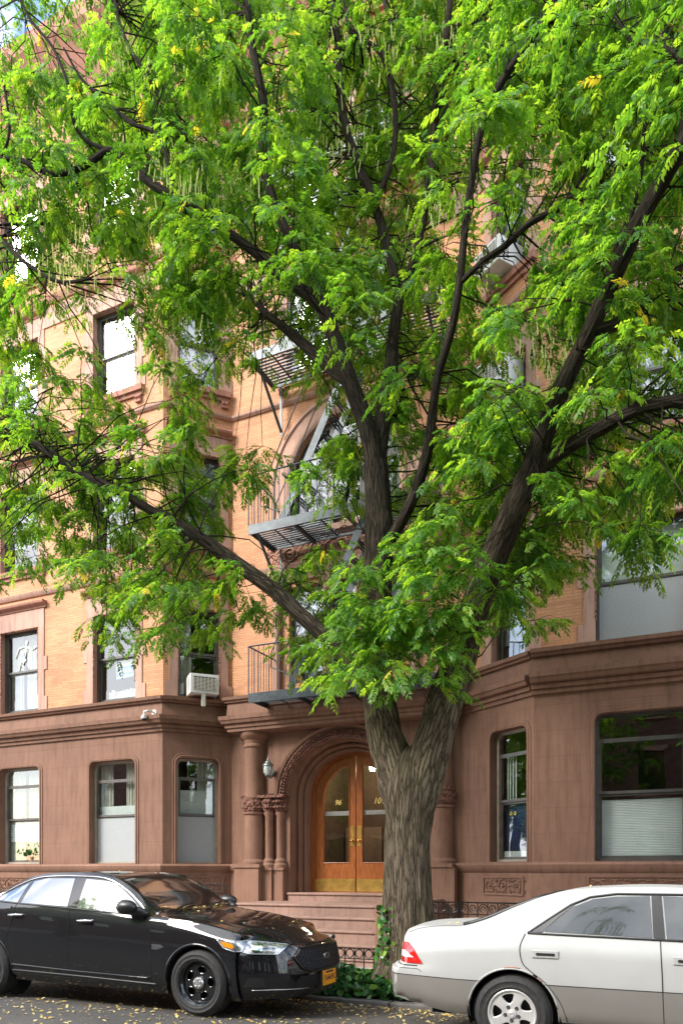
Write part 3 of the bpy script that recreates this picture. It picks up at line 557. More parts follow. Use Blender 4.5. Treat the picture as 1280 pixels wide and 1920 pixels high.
# ---- door, in the world frame at y = DOORY
mD = Matrix(((1, 0, 0, -6.17), (0, 0, -1, DOORY), (0, 1, 0, 0), (0, 0, 0, 1)))
DZ, DS = 1.05, 3.03
fr_ = MB().plate(archpts(0, 1.10, DZ, DS), [archpts(0, .93, DZ, DS)], -.06, .06).build('door_frame', 'varnished_wood', bld, mD)
for s in (-1, 1):
    def half(a, v0, inn): return [(s * inn, v0), (s * a, v0)] + [(s * x, y) for x, y in arc(0, DS, a, a * .9, 0, math.acos(inn / a), 16)]
    o_ = half(.93, DZ, .008); hh = half(.74, DZ + .62, .15)
    if s < 0: o_ = o_[::-1]; hh = hh[::-1]
    dl = MB().plate(o_, [hh], -.03, .025).build('door', 'varnished_wood', bld, mD, bevel=.006)
    MB().box(min(s * .13, s * .76), max(s * .13, s * .76), DZ + .6, 3.75, -.006, .0).build('door_glass', 'glass_door', dl, mD)
    MB().box(min(s * .02, s * .925), max(s * .02, s * .925), DZ + .02, DZ + .28, .0255, .030).build('kick_plate', 'brass', dl, mD)
    b = MB(); b.box(min(s * .035, s * .125), max(s * .035, s * .125), DZ + .95, DZ + 1.37, .0255, .032); b.sphere((s * .08, DZ + 1.07, .07), .03, 12); b.tube([(s * .08, DZ + 1.07, .03), (s * .08, DZ + 1.07, .07)], .012, 8); b.build('door_handle', 'brass', dl, mD, smooth=40)
    b = MB(); lp = [(x, y, .03) for x, y in half(.745, DZ + .61, .145)]; b.tube(lp + [lp[0]], .011, 6); b.build('glass_bead', 'varnished_wood', dl, mD)
    MB().box(min(s * .14, s * .74), max(s * .14, s * .74), DZ + 1.60, DZ + 1.69, -.03, -.015).build('white_rail', 'white_paint', dl, mD)
text_mesh('96', .15, 'gold_number', 'gold_paint', bld, mD @ T((-.42, 2.92, .006)), .3); text_mesh('101', .17, 'gold_number', 'gold_paint', bld, mD @ T((.50, 2.92, .006)), .3)
b = MB(); b.box(-7.3, -5.05, 16.0, 16.1, 1.0, 4.0); b.box(-7.5, -7.3, 14.2, 16.1, 1.0, 4.0); b.box(-5.05, -4.85, 14.2, 16.1, 1.0, 4.0); b.box(-7.5, -4.85, 14.2, 16.1, 4.0, 4.1); b.build('vestibule', 'vestibule_paint', bld, ID)
MB().box(-7.3, -5.05, 14.2, 16, .9, 1.0).build('vestibule_floor', 'tile', bld, ID)
b = MB(); b.box(-7.2, -6.3, 15.9, 15.97, 1.05, 2.5); b.build('exposed_brick_panel', 'red_brick', bld, ID)
b = MB(); b.box(-6.2, -5.1, 15.9, 15.97, 1.0, 2.35)
for z in (1.2, 1.6, 1.95): b.box(-6.1, -5.2, 15.87, 15.9, z, z + .3)
b.build('navy_reflection_panel', 'navy', bld, ID)  # navy panel added to stand in for a reflection in the door glass
lm, ln_, ll_, lp_ = newmat('lamp_glow'); lp_.inputs['Emission Color'].default_value = (1, .72, .38, 1); lp_.inputs['Emission Strength'].default_value = 160; lp_.inputs['Base Color'].default_value = (1, .9, .7, 1)
lamp = thing('ceiling_lamp', 'lit warm globe lamp hanging inside the entrance behind the door glass', 'lamp', (-6.16, 15.0, 3.72)); MB().sphere((0, 0, 0), .07, 14).build('globe', 'lamp_glow', lamp); MB().tube([(0, 0, .06), (0, 0, .28)], .008, 6).build('stem', 'brass', lamp)
pl = bpy.data.lights.new('lamp_light', 'POINT'); pl.energy = 10; pl.color = (1, .75, .45); pl.shadow_soft_size = .1; po = bpy.data.objects.new('lamp_light', pl); COL.objects.link(po); po.parent = lamp; po.location = (0, -.02, -.12)
# ---- stoop
st = thing('entrance_stoop', 'reddish stone steps rising to the arched double door beside the tree trunk', 'steps', (-6.4, 12, 0))
SX0, SX1 = -7.85, -4.43
for z, y, y1 in ((1.05, 13.44, 14.2), (.88, 12.2, 13.52), (.68, 11.88, 12.22), (.48, 11.55, 11.9), (.28, 11.2, 11.57), (.10, 10.88, 11.22)):
    x0, x1 = (SX0, SX1) if z < 1 else (-7.40, -4.95)
    so = MB().box(x0, x1, y + .03, y1, -.05 if z < 1 else .8, z - .045).build('step', 'step_stone', st, ID); MB().box(x0 - .02, x1, y, y1 - .0 if z < 1 else y1, z - .043, z).build('tread', 'step_stone', so, ID, bevel=.012)
ck = MB().box(SX1 + .01, SX1 + .42, 10.85, 13.2, -.05, .99).build('cheek_wall', 'brownstone_plain', st, ID, bevel=.02)
MB().box(-8.75, SX0 - .03, 12.55, 13.5, -.05, .86).build('cheek_wall', 'brownstone_plain', st, ID, bevel=.02)
# little handrail beside the steps
hr = thing('stair_handrail', 'short black iron post on the stoop cheek wall by the trunk', 'handrail', (SX1 + .09, 11.2, .99)); MB().tube([(0, 0, 0), (0, 0, .42)], .014, 8).build('post', 'black_iron', hr); MB().tube([(0, 0, .28), (.12, .02, .30), (.3, .1, .26)], .011, 6).tube([(0, 0, .10), (.3, .1, .08)], .011, 6).sphere((0, 0, .44), .024, 8).sphere((0, 0, .1), .024, 8).build('rail', 'black_iron', hr)
# ------------------------------------------------------------------ things fixed to the facade
# wall lantern
wl = thing('wall_lantern', 'small grey metal coach lantern on the wall left of the entrance arch', 'wall lamp', P(512, 1450, YC - .03) + Vector((0, .0, 0))); wl.scale = (1.3,) * 3
b = MB().lathe([(0, -.115), (.012, -.11), (.02, -.08), (.05, -.06), (.055, -.05)], 12, T((0, -.16, 0))); b.lathe([(.09, .10), (.085, .115), (.05, .15), (.045, .165), (.018, .18), (.02, .20), (.008, .22), (.0, .27)], 12, T((0, -.16, 0)))
for k in range(6):
    a = k * math.pi / 3; b.tube([(.052 * math.cos(a), -.16 + .052 * math.sin(a), -.05), (.085 * math.cos(a), -.16 + .085 * math.sin(a), .05), (.075 * math.cos(a), -.16 + .075 * math.sin(a), .105)], .005, 5)
b.build('cage', 'lantern_metal', wl, smooth=40); MB().lathe([(.045, -.05), (.075, 0), (.078, .05), (.068, .10)], 16, T((0, -.16, 0))).build('lamp_glass', 'lamp_glass', wl, smooth=True)
MB().tube([(0, -.16, -.07), (.02, -.10, -.09), (.02, -.04, -.02), (0, 0, 0)], .010, 8).lathe([(.05, 0), (.045, .02), (0, .025)], 16, T((0, .0, 0)) @ Matrix.Rotation(R(90), 4, 'X')).build('bracket', 'lantern_metal', wl, smooth=40)
# security camera
p = P(293, 1337, YA); sv = thing('security_camera', 'white domed security camera on a bent arm above the ground floor cornice', 'camera', p + Vector((0, -.04, 0)))
MB().lathe([(.06, 0), (.058, .03), (.02, .035)], 16, Matrix.Rotation(R(90), 4, 'X')).tube([(0, 0, 0), (0, -.12, 0), (-.02, -.22, 0), (-.1, -.22, -.005), (-.1, -.22, -.09)], .02, 8).lathe([(.03, -.08), (.055, -.09), (.06, -.14), (.055, -.155)], 16, T((-.1, -.22, 0))).build('arm', 'white_paint', sv, smooth=40)
MB().sphere((-.1, -.22, -.155), .052, 14).build('dome', 'black_plastic', sv, smooth=True)
# air conditioners
def ac(label, m, u, v, depth, w_=.60, h_=.40, face='silver', bracket=True):
    o = thing('air_conditioner', label, 'air conditioner', m @ Vector((u, v, 0)), 'window air conditioners'); mm = m @ T((u, v, 0))
    MB().box(-w_ / 2, w_ / 2, 0, h_, -.15, depth).build('case', 'white_paint', o, mm, bevel=.012)
    b = MB(); b.box(-w_ / 2 + .06, w_ / 2 - .06, .07, h_ - .06, depth + .001, depth + .006); b.build('grille_recess', 'dark_slot', o, mm)
    b = MB(); n = 9
    for i in range(n): b.box(-w_ / 2 + .06, w_ / 2 - .06, .075 + i * (h_ - .15) / n, .09 + i * (h_ - .15) / n, depth + .004, depth + .014)
    for i in range(7): x_ = -w_ / 2 + .07 + i * (w_ - .15) / 6; b.box(x_, x_ + .012, .07, h_ - .06, depth + .006, depth + .017)
    b.build('grille', 'ac_beige', o, mm)
    b = MB()
    for i in range(8): b.box(w_ / 2, w_ / 2 + .003, .08 + i * .035, .095 + i * .035, depth - .22, depth - .05); b.box(-w_ / 2 - .003, -w_ / 2, .08 + i * .035, .095 + i * .035, depth - .22, depth - .05)
    b.build('side_vent', 'dark_slot', o, mm)
    if bracket: MB().box(-.06, .02, -.26, 0, depth - .06, depth - .01).build('support_leg', 'ac_beige', o, mm)
    return o
ac('white air conditioner with square grille in the second floor window above the security camera', SU[B_][0], LB * .54, 5.16, .38)
ac('white air conditioner in the top of the third floor window of the right bay', SU[D_][0], LD * .60, 9.72, .42, .66, .5, bracket=False)
ac('white air conditioner in the lower half of the fourth floor window of the right bay', SU[D_][0], LD * .60, 11.75, .40, .62, .42, bracket=False)
# things behind the windows
mA = SU[A_][0]
bx = oA(-11.62)
for i in range(12):
    hb = .20 + rnd.random() * .05; t = .026 + rnd.random() * .022; lean = R(rnd.uniform(-16, -2) if i > 2 else rnd.uniform(-3, 3))
    o = MB().box(0, t, 0, hb, -.14, 0).build('book', 'paper', None, mA @ T((bx + .12, 5.215, -.27)) @ Matrix.Rotation(-lean * -1, 4, 'Z')); bx += t + .028
    tag(o, 'pale book behind the second floor glass, %s of the leaning row' % ('leftmost', 'second from the left', 'third from the left', 'fourth from the left', 'fifth from the left', 'sixth from the left', 'sixth from the right', 'fifth from the right', 'fourth from the right', 'third from the right', 'second from the right', 'rightmost')[i], 'book', 'books in the window')
ps = thing('campaign_poster', 'blue and white paper poster taped inside the glass above the row of books', 'poster', mA @ Vector((oA(-11.05), 5.95, -.25))); mp_ = mA @ T((oA(-11.05), 5.88, -.25)) @ Matrix.Rotation(R(4), 4, 'Z')
MB().box(-.24, .24, -.20, .20, 0, .004).build('paper_sheet', 'poster_blue', ps, mp_); MB().box(-.22, .22, .06, .18, .0045, .006).build('white_band', 'paper', ps, mp_); text_mesh('MARA', .13, 'lettering', 'paper', ps, mp_ @ T((0, -.05, .007)))
MB().box(-.22, .22, -.18, -.15, .0045, .006).build('white_band', 'paper', ps, mp_)
sk = thing('skeleton_decoration', 'white cardboard halloween skeleton with bent limbs hanging in the upper sash of the left window', 'decoration', mA @ Vector((oA(-13.85), 6.5, -.14))); ms = mA @ T((oA(-13.85), 6.45, -.135)); b = MB()
b.sphere((.02, .32, 0), .055, 10, (.85, 1, .25)); b.tube([(.02, .27, 0), (.0, .05, 0), (-.03, -.08, 0)], .012, 6)
for i in range(4): b.tube([(x + .01, y + .12 + i * .035, 0) for x, y in arc(0, 0, .07 - i * .004, .02, math.pi, 2 * math.pi, 8)], .007, 5)
for q in ([(.02, .24, 0), (-.22, .20, 0), (-.32, -.02, 0)], [(.02, .24, 0), (.20, .12, 0), (.33, .18, 0)], [(-.03, -.08, 0), (-.16, -.14, 0), (-.20, -.32, 0)], [(-.03, -.08, 0), (-.10, -.20, 0), (.08, -.30, 0)]): b.tube(q, [.014, .016, .010], 6)
b.sphere((-.03, -.09, 0), .05, 8, (1, .7, .3)); b.build('bones', 'bone', sk, ms, smooth=True)
mDD = SG[D_][0]; ud = LD * .44
cd = thing('window_decoration', 'pair of round yellow cat eyes stuck on the dark blue window cloth', 'decoration', mDD @ Vector((ud + .26, 2.52, -.2))); me_ = mDD @ T((ud + .24, 2.50, -.262)); b = MB()
for s in (0, .1): b.lathe([(.0, .004), (.034, .004), (.036, 0)], 16, T((s, 0, 0)))
b.build('eye', 'gold_paint', cd, me_); b = MB()
for s in (0, .1): b.lathe([(.0, .007), (.010, .007), (.011, 0)], 10, T((s, 0, 0)))
b.build('pupil', 'ink', cd, me_)
# pot plant behind the far left ground floor window
mGA = SG[A_][0]; up = oA(-13.7)
pt_ = thing('pot_plant', 'small leafy green house plant on the inside sill of the leftmost ground floor window', 'plant', mGA @ Vector((up, 1.68, -.26))); mpp = mGA @ T((up, 1.7, -.245)) @ Matrix.Rotation(R(-90), 4, 'X')
MB().lathe([(.0, 0), (.05, 0), (.07, .12), (.0, .12)], 16, ).build('pot', 'terracotta', pt_, mpp, smooth=40)
def leafcloud(name, centers, size, mat, parent=None, mw=None, aspect=.6, tone=(0, 1), up=None, squash=1):
    n = len(centers); c = np.asarray(centers, float); d = nr.normal(size=(n, 3)); 
    if up is not None: d = d * .6 + np.asarray(up)
    d /= np.linalg.norm(d, axis=1)[:, None]; a = np.cross(d, nr.normal(size=(n, 3))); a /= np.linalg.norm(a, axis=1)[:, None]; bb = np.cross(d, a)
    s = size * (.45 + 1.1 * nr.random(n) ** 1.5)[:, None]
    tm = [(0, -.5, 0), (.42, -.28, .06), (.5, .1, .04), (0, .5, -.05), (-.5, .1, .04), (-.42, -.28, .06)]
    V = np.stack([c + s * (a * (x * aspect) + bb * y + d * z) for x, y, z in tm], 1).reshape(-1, 3); F = np.arange(n * 6).reshape(n, 6)
    return npmesh(name, V, F, mat, parent, mw, tone_face=nr.uniform(tone[0], tone[1], n))
def npmesh(name, V, F, mat, parent=None, mw=None, tone_face=None, smooth=False):
    me = bpy.data.meshes.new(name); nf, k = F.shape; me.vertices.add(len(V)); me.vertices.foreach_set('co', np.ascontiguousarray(V, dtype=np.float32).ravel())
    me.loops.add(nf * k); me.loops.foreach_set('vertex_index', np.ascontiguousarray(F, dtype=np.int32).ravel()); me.polygons.add(nf)
    me.polygons.foreach_set('loop_start', np.arange(0, nf * k, k, dtype=np.int32)); me.update(calc_edges=True)
    if tone_face is not None:
        at = me.attributes.new('tone', 'FLOAT', 'FACE'); at.data.foreach_set('value', np.ascontiguousarray(tone_face, dtype=np.float32))
    me.materials.append(M(mat)); me.validate(); o = bpy.data.objects.new(name, me); COL.objects.link(o); place(o, parent, mw); return o
leafcloud('foliage', [(rnd.gauss(0, .17), rnd.gauss(0, .035), .16 + abs(rnd.gauss(0, .09))) for _ in range(160)], .075, 'ivy_leaf', pt_, mpp, .7, (.5, 1))
# ------------------------------------------------------------------ fire escape
fe = thing('fire_escape', 'grey painted iron fire escape with balconies and steep stairs over the entrance', 'fire escape', (-6.2, 13.4, 4.8))
FY0, FY1 = 12.42, 13.44
FX0 = P(466, 1000, FY0).x; FX1 = FX0 + 3.75
def platform(z, x0, x1, hole=None, railh=1.0):
    b = MB()
    for y in (FY0, FY1): b.box(x0, x1, y - .012, y + .012, z - .15, z + .04) if y == FY0 else b.box(x0, x1, y - .03, y, z - .05, z)
    for x_ in (x0, x1): b.box(x_ - .012, x_ + .012, FY0 + .013, FY1, z - .11, z + .03)
    for x_ in (x0 + .95, x0 + 2.0, x0 + 2.9): b.box(x_ - .03, x_ + .03, FY0 + .013, FY1 - .03, z - .10, z - .035)
    fo = b.build('platform_frame', 'iron_paint', fe, ID, bevel=.004); b = MB(); x_ = x0 + .04
    ys = [FY0 + .05 + i * .085 for i in range(12)]
    for y in ys:
        if hole and FY0 + .35 < y < FY1 - .1: b.box(x0 + .02, hole[0], y, y + .045, z - .03, z - .015); b.box(hole[1], x1 - .02, y, y + .045, z - .03, z - .015)
        else: b.box(x0 + .02, x1 - .02, y, y + .045, z - .03, z - .015)
    for x_ in (x0 + .45, x0 + 1.45, x0 + 2.45, x0 + 3.3): b.box(x_ - .02, x_ + .02, FY0 + .02, FY1 - .04, z - .036, z - .031)
    b.build('platform_slats', 'iron_paint', fo, ID); b = MB()
    pth = [(x0, FY1, z + railh), (x0, FY0, z + railh), (x1, FY0, z + railh), (x1, FY1, z + railh)]
    for a_, c_ in zip(pth, pth[1:]): b.tube([a_, c_], .016, 8); b.tube([(a_[0], a_[1], a_[2] - .45), (c_[0], c_[1], c_[2] - .45)], .008, 6) if False else None
    for i in range(34): x_ = x0 + (x1 - x0) * i / 33; b.tube([(x_, FY0, z), (x_, FY0, z + railh)], .0075 if i % 8 else .014, 5)
    for x_ in (x0, x1):
        for j in range(1, 9): y = FY0 + (FY1 - FY0) * j / 9; b.tube([(x_, y, z), (x_, y, z + railh)], .0075, 5)
    b.build('railing', 'iron_paint', fe, ID); b = MB()
    for x_ in ((x0 + .15, x1 - .15) if z > 6 else ()):
        b.bar((x_, FY0 + .08, z - .1), (x_, FY1 + .03, z - 1.0), .05, .03); b.bar((x_, FY1 + .01, z - 1.05), (x_, FY1 - .02, z), .05, .02)
        b.build('bracket', 'iron_paint', fe, ID); b = MB()
def stair(xb, zb, xt, zt, y0=12.62, wd=.55):
    b = MB()
    for y in (y0, y0 + wd): b.bar((xb, y, zb), (xt, y, zt), .14, .014) if False else b.add(*slab((xb, y, zb), (xt, y, zt), .15, .012))
    so = b.build('stair_stringer', 'iron_paint', fe, ID); b = MB(); n = 12
    for i in range(1, n):
        t = i / n; x_ = xb + (xt - xb) * t; z_ = zb + (zt - zb) * t
        for k in range(3): b.box(x_ - .09 + k * .06, x_ - .05 + k * .06, y0 + .01, y0 + wd - .01, z_ - .01, z_)
        for y in (y0 + .16, y0 + wd - .18): b.box(x_ - .09, x_ + .07, y, y + .02, z_ - .022, z_ - .011)
    b.build('stair_treads', 'iron_paint', so, ID); b = MB(); dx, dz = -.52, .38
    for y in (y0 - .02, y0 + wd + .02): b.tube([(xb + .02, y, zb + .25), (xb + dx + .1, y, zb + .45), (xb + dx + .12, y, zb + .75), (xb + (xt - xb) * .72 + dx, y, zb + (zt - zb) * .72 + .55), (xt - .25, y, zt - .35)], .012, 7)
    b.build('stair_handrail', 'iron_paint', fe, ID)
def slab(a, b_, w_, t):
    a = Vector(a); b_ = Vector(b_); d = (b_ - a).normalized(); nrm = Vector((-d.z, 0, d.x)) * w_ / 2; y = Vector((0, t / 2, 0))
    vs = [a - nrm - y, a + nrm - y, a + nrm + y, a - nrm + y, b_ - nrm - y, b_ + nrm - y, b_ + nrm + y, b_ - nrm + y]
    return vs, [(3, 2, 1, 0), (4, 5, 6, 7), (0, 1, 5, 4), (1, 2, 6, 5), (2, 3, 7, 6), (3, 0, 4, 7)]
platform(4.90, FX0, FX1, None, .95); platform(8.16, FX0, FX1, (FX0 + 1.5, FX0 + 2.3)); platform(11.5, FX0, FX1, (FX0 + 1.5, FX0 + 2.3)); platform(14.8, FX0, FX1, (FX0 + 1.5, FX0 + 2.3))
q0 = P(548, 1290, 12.7); q1 = P(694, 1000, 12.7); stair(q0.x, 5.0, q1.x, 8.15)
q0 = P(528, 985, 12.7); q1 = P(684, 640, 12.7); stair(q0.x, 8.18, q1.x + .0, 11.5); stair(q0.x, 11.5, q1.x, 14.8)
# ------------------------------------------------------------------ iron fences
def ring(b, c, r, t, n=18, m=None): b.tube([(c[0] + r * math.cos(2 * math.pi * i / n), c[1], c[2] + r * math.sin(2 * math.pi * i / n)) for i in range(n + 1)], t, 5, m, cap=False)
def finial(b, x, y, z0, z1):
    b.box(x - .03, x + .03, y - .03, y + .03, z0, z1 - .10); b.lathe([(.045, z1 - .10), (.045, z1 - .07), (.02, z1 - .06), (.018, z1 - .04), (.034, z1 - .02), (.034, z1), (.012, z1 + .03), (.0, z1 + .035)], 10, T((x, y, 0)))
tg = thing('tree_guard', 'low black iron guard with rings along its top behind the ivy bed', 'fence', (-3.6, 9.72, -.03))
GX0 = P(624, 1760, 9.72).x; b = MB(); gz = .40; b.bar((GX0, 9.72, gz), (PX1, 9.72, gz), .03, .014); b.bar((GX0, 9.72, gz - .15), (PX1, 9.72, gz - .15), .03, .012); b.bar((GX0, 9.72, .02), (PX1, 9.72, .02), .03, .012)
b.bar((GX0, KERB + .4, gz), (GX0, 9.72, gz), .03, .014); b.bar((GX0, KERB + .4, gz - .15), (GX0, 9.72, gz - .15), .03, .012); b.bar((PX1, KERB + .4, gz), (PX1, 9.72, gz), .03, .014); b.build('rail', 'black_iron', tg, ID)
b = MB(); x = GX0 + .12
while x < PX1 - .05: ring(b, (x, 9.72, gz - .075), .058, .009); x += .146
b.build('rings', 'black_iron', tg, ID); b = MB(); x = GX0 + .12
while x < PX1 - .05:
    b.tube([(x + .073, 9.72, gz), (x + .073, 9.72, -.03)], .009, 6); x += .146
y = KERB + .5
while y < 9.7: b.tube([(GX0, y, gz), (GX0, y, -.03)], .009, 6); b.tube([(PX1, y, gz), (PX1, y, -.03)], .009, 6); y += .146
b.build('bars', 'black_iron', tg, ID)
for x, y in ((GX0, 9.72), (PX1, 9.72), (GX0, KERB + .36), (PX1, KERB + .36)): b = MB(); finial(b, x, y, -.03, .56); b.build('post', 'black_iron', tg, ID)
def areafence(x0, x1, y, ztop, label):
    af = thing('areaway_fence', label, 'fence', (x0, y, 0)); b = MB()
    b.box(x0, x1, y - .02, y + .02, ztop - .02, ztop); b.box(x0, x1, y - .01, y + .01, ztop - .20, ztop - .185); b.box(x0, x1, y - .012, y + .012, .1, .12); b.build('rail', 'black_iron', af, ID)
    b = MB(); x = x0 + .09; k = 0
    while x < x1 - .05:
        pts = []
        for i in range(19): t = i / 18; a = (1 if k % 2 else -1) * t * 3.3 * math.pi; rr = .075 * (1 - .8 * t); pts.append((x + rr * math.cos(a), y, ztop - .10 + rr * math.sin(a)))
        b.tube(pts, .009, 5); x += .155; k += 1
    b.build('scrolls', 'black_iron', af, ID); b = MB(); x = x0 + .01
    while x < x1: b.tube([(x, y, ztop - .01), (x, y, -.02)], .009, 5); x += .155
    b.build('bars', 'black_iron', af, ID)
areafence(SX1 + .45, 9.5, 11.25, 1.02, 'black iron areaway fence with scrolled band right of the stoop'); areafence(-24, SX0 - 1.35, 11.25, .60, 'black iron areaway fence left of the stoop behind the black sedan')
wg = thing('window_guard', 'small black spiked iron rail in front of the left bay plinth', 'railing', P(400, 1667, 12.3)); b = MB(); g0 = P(372, 1667, 12.3); g1 = P(431, 1667, 12.3)
b.bar((g0.x, 12.3, g0.z + .08), (g1.x, 12.3, g0.z + .08), .02, .012); b.bar((g0.x, 12.3, g0.z - .08), (g1.x, 12.3, g0.z - .08), .02, .012); b.bar((g0.x, 12.3, g0.z + .08), (g0.x, 12.9, g0.z + .08), .02, .012); b.build('rail', 'black_iron', wg, ID); b = MB()
for i in range(9): x = g0.x + (g1.x - g0.x) * i / 8; b.tube([(x, 12.3, -.02 if i in (0, 8) else g0.z - .12), (x, 12.3, g0.z + .10), (x, 12.3, g0.z + .14)], [.008, .008, .001], 5)
b.build('bars', 'black_iron', wg, ID)
# ------------------------------------------------------------------ cars
def pch(keys):
    xs = np.array([k[0] for k in keys], float); ys = np.array([k[1] for k in keys], float); h = np.diff(xs); dl = np.diff(ys) / h; m = np.zeros(len(xs)); m[0] = dl[0]; m[-1] = dl[-1]
    for i in range(1, len(xs) - 1): m[i] = 0 if dl[i - 1] * dl[i] <= 0 else 2 * dl[i - 1] * dl[i] / (dl[i - 1] + dl[i])
    def f(x):
        x = min(max(x, xs[0]), xs[-1]); i = min(max(int(np.searchsorted(xs, x) - 1), 0), len(h) - 1); t = (x - xs[i]) / h[i]
        return float(ys[i] * (1 + 2 * t) * (1 - t) ** 2 + h[i] * m[i] * t * (1 - t) ** 2 + ys[i + 1] * t * t * (3 - 2 * t) + h[i] * m[i + 1] * t * t * (t - 1))
    return f
def sstep(t): t = min(max(t, 0), 1); return t * t * (3 - 2 * t)
def inpoly(p, poly):
    c = False; j = len(poly) - 1
    for i in range(len(poly)):
        a, b_ = poly[i], poly[j]
        if (a[1] > p[1]) != (b_[1] > p[1]) and p[0] < (b_[0] - a[0]) * (p[1] - a[1]) / (b_[1] - a[1]) + a[0]: c = not c
        j = i
    return c
class Car:
    def __init__(c, root, W, x0, x1, zb, belt, by, rail, ry, cen, plan, wheels, arch, bowF, bowR, face, paint, faceR=((0, 0), (2, 0)), shoulder=.12, crown=.025, lowy=.965):
        c.root = root; c.W = W; c.wheels = wheels; c.arch = arch
        fzb, fbelt, fby, frail, fry, fcen, fplan = map(pch, (zb, belt, by, rail, ry, cen, plan)); ff = pch(face); fR = pch(faceR)
        xs = set(np.linspace(x0, x1, 130).round(4))
        for wx in wheels:
            for k in range(33): xs.add(round(wx + arch * math.cos(math.pi * k / 32), 4))
        xs = sorted(xs); NS, NU = 22, 22; rows = []
        def deform(x, y, z):
            yy = min(1, abs(y) / W); wf = sstep((x - (x1 - .65)) / .65); wr = sstep(((x0 + .65) - x) / .65)
            return (x - bowF * wf * yy ** 3 + wf * ff(z) + bowR * wr * yy ** 4 - wr * fR(z), y, z)
        for x in xs:
            b_, be, yb, ra, yr, ce, pf = fzb(x), fbelt(x), fby(x), frail(x), fry(x), fcen(x), fplan(x); ra = max(ra, be + .012); ce = max(ce, ra + .004)
            lv = [(.90, b_), (lowy, b_ + .10), (1.0, b_ + (be - b_) * .52), (.99, be - shoulder), (yb / W, be)]
            zs = [q[1] for q in lv]; yf = pch([(q[1], q[0] * W * pf) for q in lv]); za = b_
            for wx in wheels:
                if abs(x - wx) < arch - 1e-5: za = max(za, c.hub + math.sqrt(arch ** 2 - (x - wx) ** 2)) if hasattr(c, 'hub') else max(za, .34 + math.sqrt(arch ** 2 - (x - wx) ** 2))
                elif abs(abs(x - wx) - arch) < 1e-4: za = max(za, b_)
            col = []
            for k in range(NS): t = k / (NS - 1); z = za + (be - za) * t; col.append((yf(z), z))
            up = [(yb * pf, be), (yr * pf, ra), (yr * pf * .88, ra + (ce - ra) * .48), (yr * .5, ra + (ce - ra) * .86), (0, ce)]
            P0 = [(yf(be - .04), be - .04)] + up + [(-yr * .5, up[3][1])]
            for s in range(1, 5):
                p0, p1, p2, p3 = P0[s - 1], P0[s], P0[s + 1], P0[s + 2]
                for j in range(1, 7):
                    t = j / 6; a = [0.5 * ((2 * p1[i]) + (-p0[i] + p2[i]) * t + (2 * p0[i] - 5 * p1[i] + 4 * p2[i] - p3[i]) * t * t + (-p0[i] + 3 * p1[i] - 3 * p2[i] + p3[i]) * t ** 3) for i in (0, 1)]; col.append((max(0, a[0]), a[1]))
            rows.append((x, col))
        vs = []; fs = []; n = len(rows[0][1]); 
        for side in (-1, 1):
            base = len(vs)
            for x, col in rows:
                for y, z in col: vs.append(deform(x, side * y, z))
            for i in range(len(rows) - 1):
                for k in range(n - 1):
                    q = (base + i * n + k, base + (i + 1) * n + k, base + (i + 1) * n + k + 1, base + i * n + k + 1); fs.append(q if side < 0 else q[::-1])
            for end, ri in ((0, 0), (1, len(rows) - 1)):
                x, col = rows[ri]; cb = len(vs); NC = 14
                for j in range(NC + 1):
                    s = 1 - j / NC
                    for y, z in col: vs.append(deform(x, side * y * s, z))
                for j in range(NC):
                    for k in range(n - 1):
                        q = (cb + j * n + k, cb + (j + 1) * n + k, cb + (j + 1) * n + k + 1, cb + j * n + k + 1); q = q if (side < 0) == (end == 1) else q[::-1]; fs.append(q)
        me = bpy.data.meshes.new('body'); me.from_pydata(vs, [], fs); bm = bmesh.new(); bm.from_mesh(me); bmesh.ops.remove_doubles(bm, verts=bm.verts, dist=.0008); bmesh.ops.recalc_face_normals(bm, faces=bm.faces)
        c.bvh = BVHTree.FromBMesh(bm); bm.to_mesh(me); bm.free(); me.shade_smooth(); 
        try: me.set_sharp_from_angle(angle=R(50))
        except Exception: pass
        o = bpy.data.objects.new('body', me); COL.objects.link(o); me.materials.append(M(paint)); place(o, root, None); c.body = o
    def cast(c, a, b_, d, off=.004):
        "d: 'n' near side, 'f' far side, 'F' front, 'R' rear, 'T' top"
        o, v = {'n': ((a, -3, b_), (0, 1, 0)), 'f': ((a, 3, b_), (0, -1, 0)), 'F': ((9, a, b_), (-1, 0, 0)), 'R': ((-9, a, b_), (1, 0, 0)), 'T': ((a, b_, 4), (0, 0, -1))}[d]
        l, n, i, _ = c.bvh.ray_cast(Vector(o), Vector(v))
        if l is None:
            l, n, i, _ = c.bvh.find_nearest(Vector(o) + Vector(v) * (3 if d in 'nf' else 6))
        if n.dot(Vector(v)) > 0: n = -n
        return l + n * off
